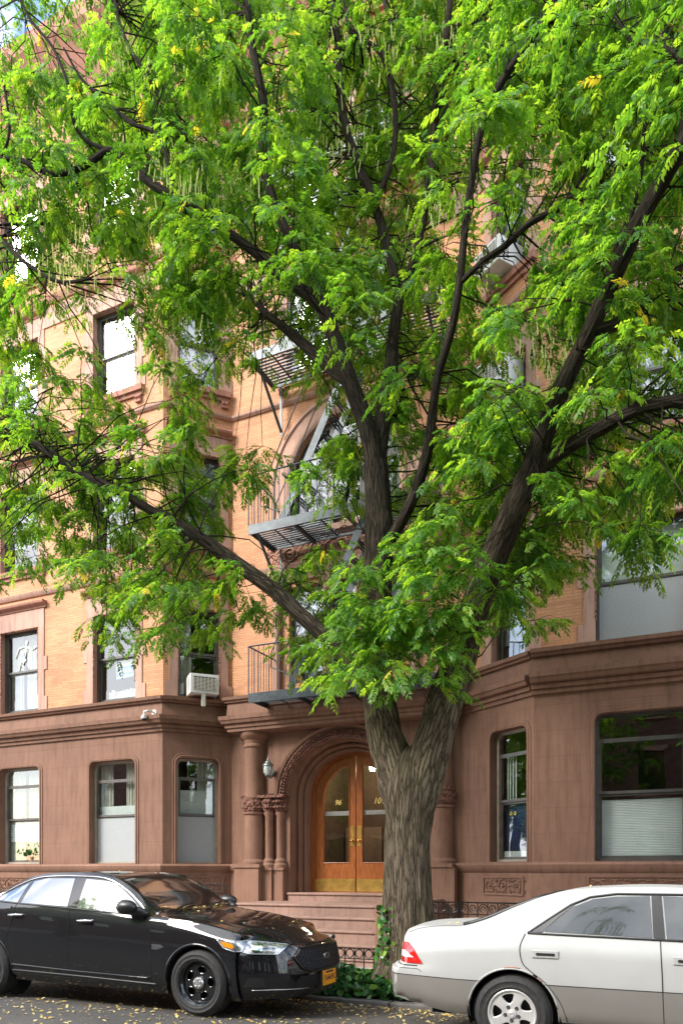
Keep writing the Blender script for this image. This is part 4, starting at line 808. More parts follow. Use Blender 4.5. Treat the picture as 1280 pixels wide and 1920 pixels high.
    def patch(c, poly, d, name, mat, off=.004, parent=None, step=.045, both=True, thick=None):
        for dd in ((d, 'f') if (both and d == 'n') else (d,)):
            pv = []; N = len(poly)
            for i in range(N):
                a = Vector(poly[i]); b_ = Vector(poly[(i + 1) % N]); m = max(1, int((b_ - a).length / step))
                for k in range(m): pv.append(a.lerp(b_, k / m))
            ne = len(pv); ed = [(i, (i + 1) % ne) for i in range(ne)]; xs = [p.x for p in pv]; ys = [p.y for p in pv]; x = min(xs) + step / 2
            while x < max(xs):
                y = min(ys) + step / 2
                while y < max(ys): pv.append(Vector((x + 1e-4 * rnd.random(), y))); y += step
                x += step
            pv = pv[:ne] + [p for p in pv[ne:] if inpoly(p, pv[:ne])]; ov, oe, of, _, _, _ = geometry.delaunay_2d_cdt(pv, ed, [], 1, 1e-6); b2 = MB(); pts = [c.cast(p.x, p.y, dd, off) for p in ov]; b2.add(pts, [tuple(f) for f in of]); o = b2.build(name, mat, parent or c.root, smooth=True)
            if d in 'nF' or True:
                bm = bmesh.new(); bm.from_mesh(o.data); bmesh.ops.recalc_face_normals(bm, faces=bm.faces); bm.to_mesh(o.data); bm.free()
        return o
    def line(c, pts, d, name, mat, r=.004, off=.001, parent=None, both=True, step=.03, closed=False):
        pts = [Vector(p) for p in pts]; pts = pts + [pts[0]] if closed else pts
        for dd in ((d, 'f') if (both and d == 'n') else (d,)):
            q = []
            for a, b_ in zip(pts, pts[1:]):
                m = max(1, int((b_ - a).length / step)); q += [a.lerp(b_, k / m) for k in range(m)]
            q.append(pts[-1]); o = MB().tube([c.cast(p.x, p.y, dd, off) for p in q], r, 6).build(name, mat, parent or c.root, smooth=True)
        return o
def smoothpoly(pts, n=4, closed=True):
    P_ = [Vector(p) for p in pts]; N = len(P_); r = []
    for i in range(N if closed else N - 1):
        p0, p1, p2, p3 = (P_[(i - 1) % N], P_[i], P_[(i + 1) % N], P_[(i + 2) % N]) if closed else (P_[max(i - 1, 0)], P_[i], P_[i + 1], P_[min(i + 2, N - 1)])
        for k in range(n): t = k / n; r.append(.5 * ((2 * p1) + (p2 - p0) * t + (2 * p0 - 5 * p1 + 4 * p2 - p3) * t * t + (3 * p1 - p0 - 3 * p2 + p3) * t ** 3))
    if not closed: r.append(P_[-1])
    return r
def rot2(p, a): return (p[0] * math.cos(a) - p[1] * math.sin(a), p[0] * math.sin(a) + p[1] * math.cos(a))
def wheel(root, x, y, side, Rt, Rr, wid, style, name='wheel'):
    "wheel axis along y; outer face towards side*(-y)... side=-1 is the near side"
    e = bpy.data.objects.new(name, None); COL.objects.link(e); e.empty_display_size = .1; place(e, root, WM[root.name] @ T((x, y, Rt)) @ Matrix.Rotation(R(90) if side < 0 else R(-90), 4, 'X') @ Matrix.Rotation(R(14 if style == 'alloy' else -12), 4, 'Z')); mw = WM[e.name]
    h = wid / 2; pr = [(Rr - .01, -h), (Rr + .02, -h - .004), (Rr + (Rt - Rr) * .5, -h - .012), (Rt - .03, -h + .002), (Rt - .006, -h + .03)]
    for g in (-.07, -.025, .025, .07): pr += [(Rt, g - .018), (Rt, g - .004), (Rt - .008, g - .003), (Rt - .008, g + .003), (Rt, g + .004), (Rt, g + .018)]
    pr = [p for p in pr] + [(Rt - .006, h - .03), (Rt - .03, h - .002), (Rr + (Rt - Rr) * .55, h + .012), (Rr + (Rt - Rr) * .5, h + .008), (Rr + .03, h + .006), (Rr + .02, h + .01), (Rr - .004, h - .004), (Rr - .01, h - .03)]
    MB().lathe(pr, 72, None).build('tyre', 'rubber', e, mw, smooth=45)
    if style == 'steel':
        ri = MB().lathe([(Rr - .005, -h), (Rr - .005, h - .01), (Rr + .004, h - .002), (Rr - .006, h), (Rr - .03, h - .02), (Rr - .045, h - .05), (Rr - .05, h - .07)], 64); holes = []
        for k in range(5): holes.append([rot2(p, k * 2 * math.pi / 5) for p in arc(0, .137, .047, .036, 0, 2 * math.pi, 15)[:-1]])
        ri.plate(arc(0, 0, Rr - .046, Rr - .046, 0, 2 * math.pi, 47)[:-1] if False else [(Rr - .046) * Vector((math.cos(2 * math.pi * i / 48), math.sin(2 * math.pi * i / 48))) for i in range(48)], holes, h - .075, h - .055)
        for k in range(5):
            lp = [rot2(p, k * 2 * math.pi / 5) for p in arc(0, .137, .05, .039, 0, 2 * math.pi, 16)]; ri.tube([(a, b_, h - .055) for a, b_ in lp], .006, 6)
        rim = ri.build('rim', 'black_paint', e, mw, smooth=35); MB().lathe([(.062, h - .06), (.064, h - .03), (.055, h - .018), (.03, h - .012), (0, h - .010)], 24).build('hub_cap', 'silver', e, mw, smooth=30)
        b = MB()
        for k in range(5): a = k * 2 * math.pi / 5 + .6; b.lathe([(.011, 0), (.011, .014), (.006, .018), (0, .018)], 6, T((.040 * math.cos(a), .040 * math.sin(a), h - .022)))
        b.build('wheel_nuts', 'silver', e, mw)
    else:
        ri = MB().lathe([(Rr - .005, -h), (Rr - .005, h - .02), (Rr + .006, h - .006), (Rr, h + .002), (Rr - .014, h), (Rr - .022, h - .02), (Rr - .035, h - .05)], 64); holes = []
        for k in range(5):
            q = [(-.052, .150), (-.045, .164), (0, .172), (.045, .164), (.052, .150), (.030, .108), (.0, .088), (-.030, .108)]
            q = smoothpoly(q, 3); holes.append([rot2(p, k * 2 * math.pi / 5) for p in [(v.x * (Rr / .21) * .98, v.y * (Rr / .21)) for v in q]])
        ri.plate([((Rr - .012) * math.cos(2 * math.pi * i / 48), (Rr - .012) * math.sin(2 * math.pi * i / 48)) for i in range(48)], holes, h - .045, h - .012)
        rim = ri.build('rim', 'aluminium', e, mw, smooth=35, bevel=.006); MB().lathe([(.036, h - .014), (.034, h + .002), (.02, h + .006), (0, h + .007)], 24).build('hub_cap', 'aluminium', e, mw, smooth=30)
        b = MB()
        for k in range(5): a = k * 2 * math.pi / 5 + .63; b.lathe([(.016, 0), (.016, .003), (0, .003)], 14, T((.058 * math.cos(a), .058 * math.sin(a), h - .012)))
        b.build('nut_recess', 'dark_slot', e, mw); b = MB()
        for k in range(5): a = k * 2 * math.pi / 5 + .63; b.lathe([(.009, 0), (.009, .008), (0, .010)], 8, T((.058 * math.cos(a), .058 * math.sin(a), h - .010)))
        b.build('wheel_nuts', 'chrome', e, mw)
        b = MB(); b.tube([(x_, y_, h + .007) for x_, y_ in arc(0, 0, .02, .015, 0, 2 * math.pi, 20)], .0015, 5); b.bar((-.004, .009, h + .008), (-.006, -.006, h + .008), .004, .002); b.bar((-.006, -.006, h + .008), (.008, -.004, h + .008), .004, .002); b.build('emblem', 'silver', e, mw)
    MB().lathe([(0, -.03), (Rr - .03, -.03), (Rr - .03, .0), (.07, .0), (0, .01)], 40).build('brake_disc', 'black_plastic', e, mw); return e
def underbody(root, W, x0, x1, wheels, arch, zb):
    b = MB(); b.box(x0 + .35, x1 - .55, -W * .82, W * .82, zb + .02, zb + .2); o = b.build('underbody', 'matt_black', root)
    b = MB()
    for wx in wheels:
        for s in (-1, 1):
            b = MB(); n = 24; vs = []; fs = []; ra = arch + .012
            for i in range(n + 1):
                a = -.35 + (math.pi + .7) * i / n; vs += [(wx + ra * math.cos(a), s * (W * .965), .34 + ra * math.sin(a)), (wx + ra * math.cos(a), s * (W * .965 - .34), .34 + ra * math.sin(a))]
            for i in range(n): fs.append((2 * i, 2 * i + 2, 2 * i + 3, 2 * i + 1))
            b.add(vs, fs); b.add([(wx + ra * math.cos(2 * math.pi * i / 32), s * (W * .965 - .34), .34 + ra * math.sin(2 * math.pi * i / 32)) for i in range(32)], [tuple(range(32))]); b.build('wheel_well', 'matt_black', root)
# ---- black sedan
W1 = .91
bc = thing('parked_car', 'glossy black sedan with yellow plate and black steel wheels parked left of the tree', 'car', (-4.545, 6.32 + W1, .0), 'cars parked along the kerb')
Car.hub = .345
car = Car(bc, W1, -4.25, 1.06,
    zb=[(-4.25, .38), (-3.6, .26), (-2.6, .22), (-.6, .20), (.36, .18), (1.06, .20)],
    belt=[(-4.25, .98), (-3.6, 1.10), (-2.9, 1.13), (-2.42, 1.12), (-1.7, 1.075), (-.64, 1.01), (-.2, .985), (.3, .90), (.74, .81), (1.06, .715)],
    by=[(-4.25, .80), (-3.5, .84), (-2.4, .865), (-.6, .865), (.2, .83), (.8, .80), (1.06, .80)],
    rail=[(-4.25, 1.00), (-3.75, 1.13), (-3.35, 1.17), (-2.95, 1.28), (-2.5, 1.415), (-2.2, 1.45), (-1.8, 1.455), (-1.4, 1.43), (-1.15, 1.355), (-.9, 1.225), (-.66, 1.07), (-.45, 1.025), (0, .975), (.4, .905), (.8, .80), (1.06, .728)],
    ry=[(-4.25, .70), (-3.6, .68), (-3.0, .66), (-2.2, .665), (-1.4, .67), (-.9, .70), (-.5, .76), (0, .70), (1.06, .66)],
    cen=[(-4.25, 1.02), (-3.95, 1.15), (-3.6, 1.18), (-3.35, 1.24), (-2.9, 1.40), (-2.45, 1.475), (-2.0, 1.495), (-1.6, 1.485), (-1.35, 1.45), (-1.0, 1.30), (-.5, 1.06), (-.35, 1.035), (0, 1.005), (.45, .93), (.8, .83), (1.06, .742)],
    plan=[(-4.25, .88), (-3.5, .97), (-2.5, 1), (-.3, 1), (.3, 1.0), (.7, .985), (1.06, .95)], wheels=(-3.028, 0), arch=.385, bowF=.62, bowR=.3,
    face=[(.18, -.09), (.28, -.03), (.42, -.015), (.55, -.03), (.70, -.07), (.80, -.13)], paint='black_paint')
underbody(bc, W1, -4.25, 1.06, (-3.028, 0), .385, .2)
for wx in (-3.028, 0):
    for s in (-1, 1): wheel(bc, wx, s * (W1 - .125), s, .345, .235, .225, 'steel')
car.patch(smoothpoly([(-1.67, 1.40), (-1.64, 1.09), (-.75, 1.035), (-.93, 1.19), (-1.12, 1.30), (-1.38, 1.385)], 5) if False else [(-1.645, 1.085), (-.74, 1.03), (-.92, 1.17), (-1.08, 1.275), (-1.22, 1.345), (-1.38, 1.385), (-1.66, 1.405)], 'n', 'side_window', 'side_glass', .003)
car.patch([(-2.50, 1.125), (-1.79, 1.095), (-1.83, 1.41), (-2.24, 1.41), (-2.46, 1.375)], 'n', 'side_window', 'side_glass', .003); car.patch([(-2.93, 1.15), (-2.56, 1.13), (-2.53, 1.35), (-2.75, 1.27), (-2.9, 1.19)], 'n', 'side_window', 'side_glass', .003)
car.line([(-3.0, 1.14), (-2.42, 1.112), (-1.7, 1.075), (-.66, 1.015)], 'n', 'belt_trim', 'black_plastic', .008, .002)
car.line(smoothpoly([(-3.05, 1.16), (-2.75, 1.31), (-2.46, 1.405), (-2.2, 1.432), (-1.8, 1.435), (-1.38, 1.41), (-1.1, 1.305), (-.88, 1.17), (-.68, 1.025)], 4, False), 'n', 'window_trim', 'chrome', .010, .003)
car.patch([(-1.36, -.60), (-1.40, -.3), (-1.41, 0), (-1.40, .3), (-1.36, .60), (-.70, .70), (-.53, .4), (-.49, 0), (-.53, -.4), (-.70, -.70)], 'T', 'windscreen', 'wind_glass', .003, step=.06)
car.patch([(-2.85, -.55), (-2.80, 0), (-2.85, .55), (-3.3, .62), (-3.42, 0), (-3.3, -.62)], 'T', 'rear_window', 'wind_glass', .003, step=.06)
for q in ([(-1.74, 1.08), (-1.74, .24)], [(-.655, 1.01), (-.60, .9), (-.58, .5), (-.60, .24)], [(-2.56, 1.12), (-2.62, .85), (-2.70, .72), (-2.66, .60), (-2.60, .45), (-2.58, .3)], [(-.58, .28), (-2.6, .31)]): car.line(q, 'n', 'door_seam', 'matt_black', .0035, .0)
car.line([(-.66, -.76), (-.5, -.72), (-.35, -.68), (.2, -.69), (.72, -.63), (.93, -.45), (1.02, -.2), (1.04, 0), (1.02, .2), (.93, .45), (.72, .63), (.2, .69), (-.35, .68), (-.5, .72)], 'T', 'bonnet_seam', 'matt_black', .004, .0)
car.line([(-2.62, .405), (-1.6, .375), (-.62, .36)], 'n', 'rocker_highlight', 'black_paint', .014, .0); car.line([(-2.62, .34), (-1.6, .325), (-.52, .30)], 'n', 'rocker_trim', 'black_plastic', .012, .0)
for s in ('n',):
    for wx in (-3.028, 0): car.line([(wx + .40 * math.cos(a), .345 + .40 * math.sin(a)) for a in [math.pi * (i / 24) for i in range(25)]], 'n', 'arch_lip', 'black_paint', .016, -.004)
# front lamp: housing, amber corner, projector
car.patch([(.24, .815), (.33, .725), (.55, .665), (.80, .655), (.86, .74), (.60, .775), (.40, .80)], 'n', 'headlight', 'clear_lens', .006, step=.03)
car.patch([(.29, .79), (.345, .735), (.47, .715), (.43, .765)], 'n', 'indicator', 'amber', .010, step=.03); car.patch([(.58, .69), (.62, .675), (.67, .69), (.67, .735), (.62, .75), (.58, .735)], 'n', 'headlight_bulb', 'chrome', .012, step=.03)
car.line([(.24, .815), (.33, .725), (.55, .665), (.80, .655), (.86, .74), (.60, .775), (.40, .80)], 'n', 'headlight_rim', 'chrome', .004, .007, closed=True)
gp = [(-.40, .705), (.40, .705), (.50, .61), (.43, .50), (.30, .455), (-.30, .455), (-.43, .50), (-.50, .61)]
gr = car.patch(gp, 'F', 'grille', 'dark_slot', .008, step=.04, both=False); car.line(gp, 'F', 'grille_frame', 'black_paint', .016, .012, closed=True, parent=gr)
b = MB()
def ingp(y, z):
    a = abs(y); return .46 < z < .70 and a < np.interp(z, [.455, .50, .61, .705], [.30, .43, .50, .40])
for k in range(-26, 27):
    for sl in (-1, 1):
        pts = []
        for i in range(12):
            z = .46 + .24 * i / 11; y = k * .045 + sl * (z - .58) * .8
            if ingp(y, z): pts.append(car.cast(y, z, 'F', .014))
        if len(pts) > 2: b.tube(pts, .004, 4)
b.build('grille_mesh', 'black_plastic', gr)
b = MB(); ctr = car.cast(0, .59, 'F', .02)
b.lathe([(0, .012), (.03, .011), (.062, .006), (.066, 0)], 24, T(ctr) @ Matrix.Rotation(R(90), 4, 'Y') @ Matrix.Scale(.55, 4, (1, 0, 0))); b.build('oval_emblem', 'chrome', gr, smooth=40)
b = MB(); b.lathe([(0, .0145), (.045, .013), (.05, .010)], 24, T(ctr) @ Matrix.Rotation(R(90), 4, 'Y') @ Matrix.Scale(.5, 4, (1, 0, 0))); b.build('emblem_field', 'navy', gr, smooth=40)
pc = car.cast(0, .36, 'F', .02); mpl = WM[bc.name] @ T((pc.x + .012, 0, .365)) @ Matrix(((0, 0, 1, 0), (1, 0, 0, 0), (0, 1, 0, 0), (0, 0, 0, 1)))
lp = MB().box(-.155, .155, -.078, .078, 0, .006).build('licence_plate', 'plate_yellow', bc, mpl); text_mesh('T6469C', .085, 'plate_number', 'ink', lp, mpl @ T((0, -.005, .0065))); MB().box(-.19, .19, -.10, .10, -.05, -.001).build('plate_holder', 'black_plastic', bc, mpl)
MB().box(-.09, .09, .05, .068, .0062, .0075).build('plate_text_line', 'ink', lp, mpl)
lg = [(-.55, .30), (.55, .30), (.45, .42), (-.45, .42)]; car.patch(lg, 'F', 'lower_intake', 'matt_black', .004, both=False); car.line([(.60, .30), (.80, .30), (1.0, .29)], 'n', 'spoiler_lip', 'silver', .004, .004); car.patch([(.52, .33), (.72, .33), (.70, .42), (.58, .43)], 'n', 'fog_lamp_recess', 'matt_black', .004)
car.patch([(-.56, .73), (-.44, .725), (-.40, .70), (-.50, .67), (-.56, .675)], 'n', 'fender_vent', 'chrome', .006, step=.03)
for sd in (-1, 1):
    b = MB(); b.sphere((-.86, 0, 1.115), .13, 18, (1.1, .62, .60)); b.v = [(x if x > -.93 else -.93 + (x + .93) * .25, y, z) for x, y, z in b.v]
    b.tube([(-.80, .02, 1.09), (-.70, .10, 1.05), (-.66, .14, 1.05)], [.05, .045, .04], 10); b.v = [(x, sd * (W1 + .06 - y), z) for x, y, z in b.v]; b.build('wing_mirror', 'black_plastic', bc, smooth=True)
    for hx, hz in ((-1.47, .945), (-2.52, .985)):
        cz = car.cast(hx, hz, 'n' if sd < 0 else 'f', 0); yy = cz.y; b = MB(); b.tube([(hx - .11, yy, hz), (hx - .10, yy + sd * .028, hz), (hx, yy + sd * .036, hz + .002), (hx + .08, yy + sd * .028, hz + .003), (hx + .095, yy, hz + .004)], [.012, .014, .015, .014, .012], 8); b.build('door_handle', 'chrome', bc, smooth=True)
        b = MB(); b.sphere((hx, yy - sd * .0, hz - .01), .045, 12, (1.1, .18, .75)); b.build('handle_cup', 'matt_black', bc, smooth=True)
b = MB()
for y0, y1 in ((-.55, -.05), (.02, .5)): b.tube([car.cast(-.52, y0, 'T', .02), car.cast(-.60, (y0 + y1) / 2, 'T', .02), car.cast(-.64, y1, 'T', .02)], .009, 5)
b.build('wiper', 'black_plastic', bc)
# ---- pearl sedan
W2 = .885
wc = thing('parked_car', 'pearl white and taupe two-tone sedan with alloy wheels right of the tree', 'car', (-1.30, 6.17 + W2, -.005), 'cars parked along the kerb')
Car.hub = .325
c2 = Car(wc, W2, -1.08, 3.62,
    zb=[(-1.08, .38), (-.9, .33), (-.42, .27), (.4, .24), (2.2, .22), (3.1, .20), (3.62, .22)],
    belt=[(-1.08, .885), (-.98, .935), (-.8, .955), (-.3, .975), (.1, .985), (1.2, .965), (2.3, .94), (2.7, .90), (3.2, .81), (3.62, .66)],
    by=[(-1.08, .74), (-.5, .79), (.1, .82), (2.2, .82), (2.8, .79), (3.62, .72)],
    rail=[(-1.08, .955), (-.98, .995), (-.8, 1.008), (-.5, 1.015), (-.3, 1.06), (0, 1.185), (.25, 1.275), (.5, 1.325), (1.0, 1.345), (1.5, 1.33), (1.75, 1.27), (2.1, 1.11), (2.35, .99), (2.7, .945), (3.2, .84), (3.62, .68)],
    ry=[(-1.08, .62), (-.7, .66), (-.4, .68), (0, .665), (.5, .665), (1.5, .67), (2.0, .68), (2.4, .72), (3.0, .65), (3.62, .58)],
    cen=[(-1.08, .98), (-1.0, 1.015), (-.85, 1.02), (-.5, 1.035), (-.4, 1.06), (0, 1.225), (.3, 1.325), (.55, 1.368), (1.1, 1.385), (1.5, 1.37), (1.8, 1.30), (2.4, 1.01), (2.6, .985), (3.0, .93), (3.4, .82), (3.62, .70)],
    plan=[(-1.08, .93), (-.7, .98), (0, 1), (2.3, 1), (3.2, .97), (3.62, .9)], wheels=(0, 2.67), arch=.368, bowF=.5, bowR=.22, crown=.03,
    face=[(.2, -.03), (.35, .03), (.55, .03), (.64, .02), (.66, -.03), (.8, -.05), (.95, -.10)], faceR=[(.25, .0), (.34, .07), (.45, .115), (.60, .125), (.655, .11), (.685, .03), (.8, .015), (.9, .0), (1.0, -.05)], paint='pearl_paint', shoulder=.15)
underbody(wc, W2, -1.08, 3.62, (0, 2.67), .368, .24)
for wx in (0, 2.67):
    for s in (-1, 1): wheel(wc, wx, s * (W2 - .115), s, .325, .200, .205, 'alloy')
def lowpoly(x0, x1, n=14):
    top = [(x0 + (x1 - x0) * i / n, .582) for i in range(n + 1)]; return top
ar = .372
def archpt(wx, a): return (wx + ar * math.cos(a), .325 + ar * math.sin(a))
aa = math.asin((.582 - .325) / ar)
c2.patch([(-1.26, .34), (-.92, .335), (-.42, .282), (-.372, .325)] + [archpt(0, math.pi - aa * t / 5) for t in range(1, 6)] + [(-1.26, .60)], 'n', 'lower_body_panel', 'taupe_paint', .004)
c2.patch([archpt(0, aa * (1 - t / 5)) for t in range(0, 6)] + [(.39, .255), (2.27, .235), (2.298, .325)] + [archpt(2.67, math.pi - aa * t / 5) for t in range(1, 6)], 'n', 'lower_body_panel', 'taupe_paint', .004)
c2.line([(-1.2, .60), (-.5, .585), (-.27, .583)], 'n', 'body_seam', 'matt_black', .003, .004); c2.line([(.265, .583), (2.4, .583)], 'n', 'body_seam', 'matt_black', .003, .004)
c2.line([(.38, .275), (2.25, .26)], 'n', 'rocker_trim', 'black_plastic', .02, -.004)
c2.patch([(.25, 1.005), (.36, 1.12), (.48, 1.215), (.62, 1.275), (.80, 1.298), (1.045, 1.305), (1.07, .985)], 'n', 'side_window', 'sedan_glass', .004); c2.patch([(1.17, .98), (1.14, 1.305), (1.5, 1.295), (1.68, 1.24), (2.1, 1.03), (2.17, .97)], 'n', 'side_window', 'sedan_glass', .004)
c2.line([(.12, .99), (.30, 1.12), (.45, 1.225), (.60, 1.29), (.80, 1.318), (1.5, 1.318), (1.72, 1.25), (2.2, .98)], 'n', 'window_trim', 'black_plastic', .010, .002); c2.line([(.12, .99), (1.1, .972), (2.2, .955)], 'n', 'belt_trim', 'black_plastic', .009, .002)
c2.patch([(.13, .992), (.235, 1.0), (.36, 1.125), (.48, 1.225), (.47, 1.235), (.30, 1.13)], 'n', 'quarter_trim', 'black_plastic', .006, step=.03); c2.patch([(1.075, .985), (1.16, .98), (1.13, 1.31), (1.055, 1.31)], 'n', 'door_pillar', 'black_plastic', .005, step=.03)
c2.patch([(-.40, -.58), (-.46, 0), (-.40, .58), (.20, .50), (.27, 0), (.20, -.50)], 'T', 'rear_window', 'wind_glass', .004, step=.06); c2.line([(-.40, -.60), (-.1, -.565), (.22, -.52), (.29, 0), (.22, .52), (-.1, .565), (-.40, .60), (-.47, 0)], 'T', 'rear_window_trim', 'black_plastic', .010, .002, closed=True)
c2.patch([(2.3, -.64), (2.42, 0), (2.3, .64), (1.78, .52), (1.72, 0), (1.78, -.52)], 'T', 'windscreen', 'wind_glass', .004, step=.06)
c2.line(smoothpoly([(.10, .985), (.065, .88), (.085, .76), (.15, .69), (.27, .60), (.38, .46), (.43, .33), (.435, .27)], 4, False), 'n', 'door_seam', 'matt_black', .0035, .003)
for q in ([(1.125, .975), (1.14, .7), (1.155, .26)], [(2.2, .96), (2.24, .7), (2.2, .26)]): c2.line(q, 'n', 'door_seam', 'matt_black', .0035, .003)
c2.line([(-.98, -.62), (-.55, -.64), (-.47, -.6)], 'T', 'boot_seam', 'matt_black', .003, 0); c2.line([(-.98, .62), (-.55, .64), (-.47, .6)], 'T', 'boot_seam', 'matt_black', .003, 0)
MB().tube([c2.cast(x_, -.63 + .05 * i / 8, 'T', .006) for i, x_ in enumerate(np.linspace(-.47, .24, 9))], .02, 8).build('rear_window_edge', 'black_plastic', wc, smooth=True)
tl = c2.patch([(-1.3, .875), (-.94, .865), (-.87, .82), (-.775, .695), (-1.3, .70)], 'n', 'tail_light', 'red_lens', .008, step=.03); c2.patch([(-1.3, .805), (-.96, .80), (-.86, .745), (-1.3, .75)], 'n', 'reversing_light', 'white_lens', .012, step=.03)
c2.line([(-1.2, .68), (-.83, .675)], 'n', 'tail_light_seam', 'matt_black', .004, .003); c2.line([(-1.25, .655), (-.82, .65), (-.79, .63)], 'n', 'bumper_seam', 'matt_black', .002, .002)
for wx in (0, 2.67): c2.line([(wx + .375 * math.cos(a), .325 + .375 * math.sin(a)) for a in [math.pi * (.06 + .88 * i / 24) for i in range(25)]], 'n', 'arch_lip', 'pearl_paint', .010, -.003)
c2.line([(-.06, .705), (.0, .712), (.07, .705)], 'n', 'rust_spot', 'terracotta', .006, .0); c2.line([(.17, .665), (.21, .635), (.25, .60)], 'n', 'rust_spot', 'terracotta', .008, .0); c2.line([(.175, .66), (.205, .64)], 'n', 'rust_hole', 'matt_black', .008, .003)
for sd, dd in ((-1, 'n'), (1, 'f')):
    for hx, hz in ((.27, .83), (1.32, .825)):
        cz = c2.cast(hx, hz, dd, 0); b = MB(); b.box(-.105, .105, -.008, .006, -.032, .032); b.v = [(hx + x, cz.y + sd * (y + .006), hz + z) for x, y, z in b.v]; b.build('door_handle', 'pearl_paint', wc, bevel=.006)
        b = MB(); b.box(-.07, .075, 0, .006, -.008, .010); b.v = [(hx + x, cz.y + sd * (y + .0125), hz + z) for x, y, z in b.v]; b.build('handle_slot', 'dark_slot', wc)
    b = MB(); b.sphere((2.0, 0, 1.02), .11, 16, (1, .6, .6)); b.tube([(2.03, .02, 1.0), (2.1, .10, .98)], .035, 8); b.v = [(x, sd * (W2 + .05 - y), z) for x, y, z in b.v]; b.build('wing_mirror', 'pearl_paint', wc, smooth=True)
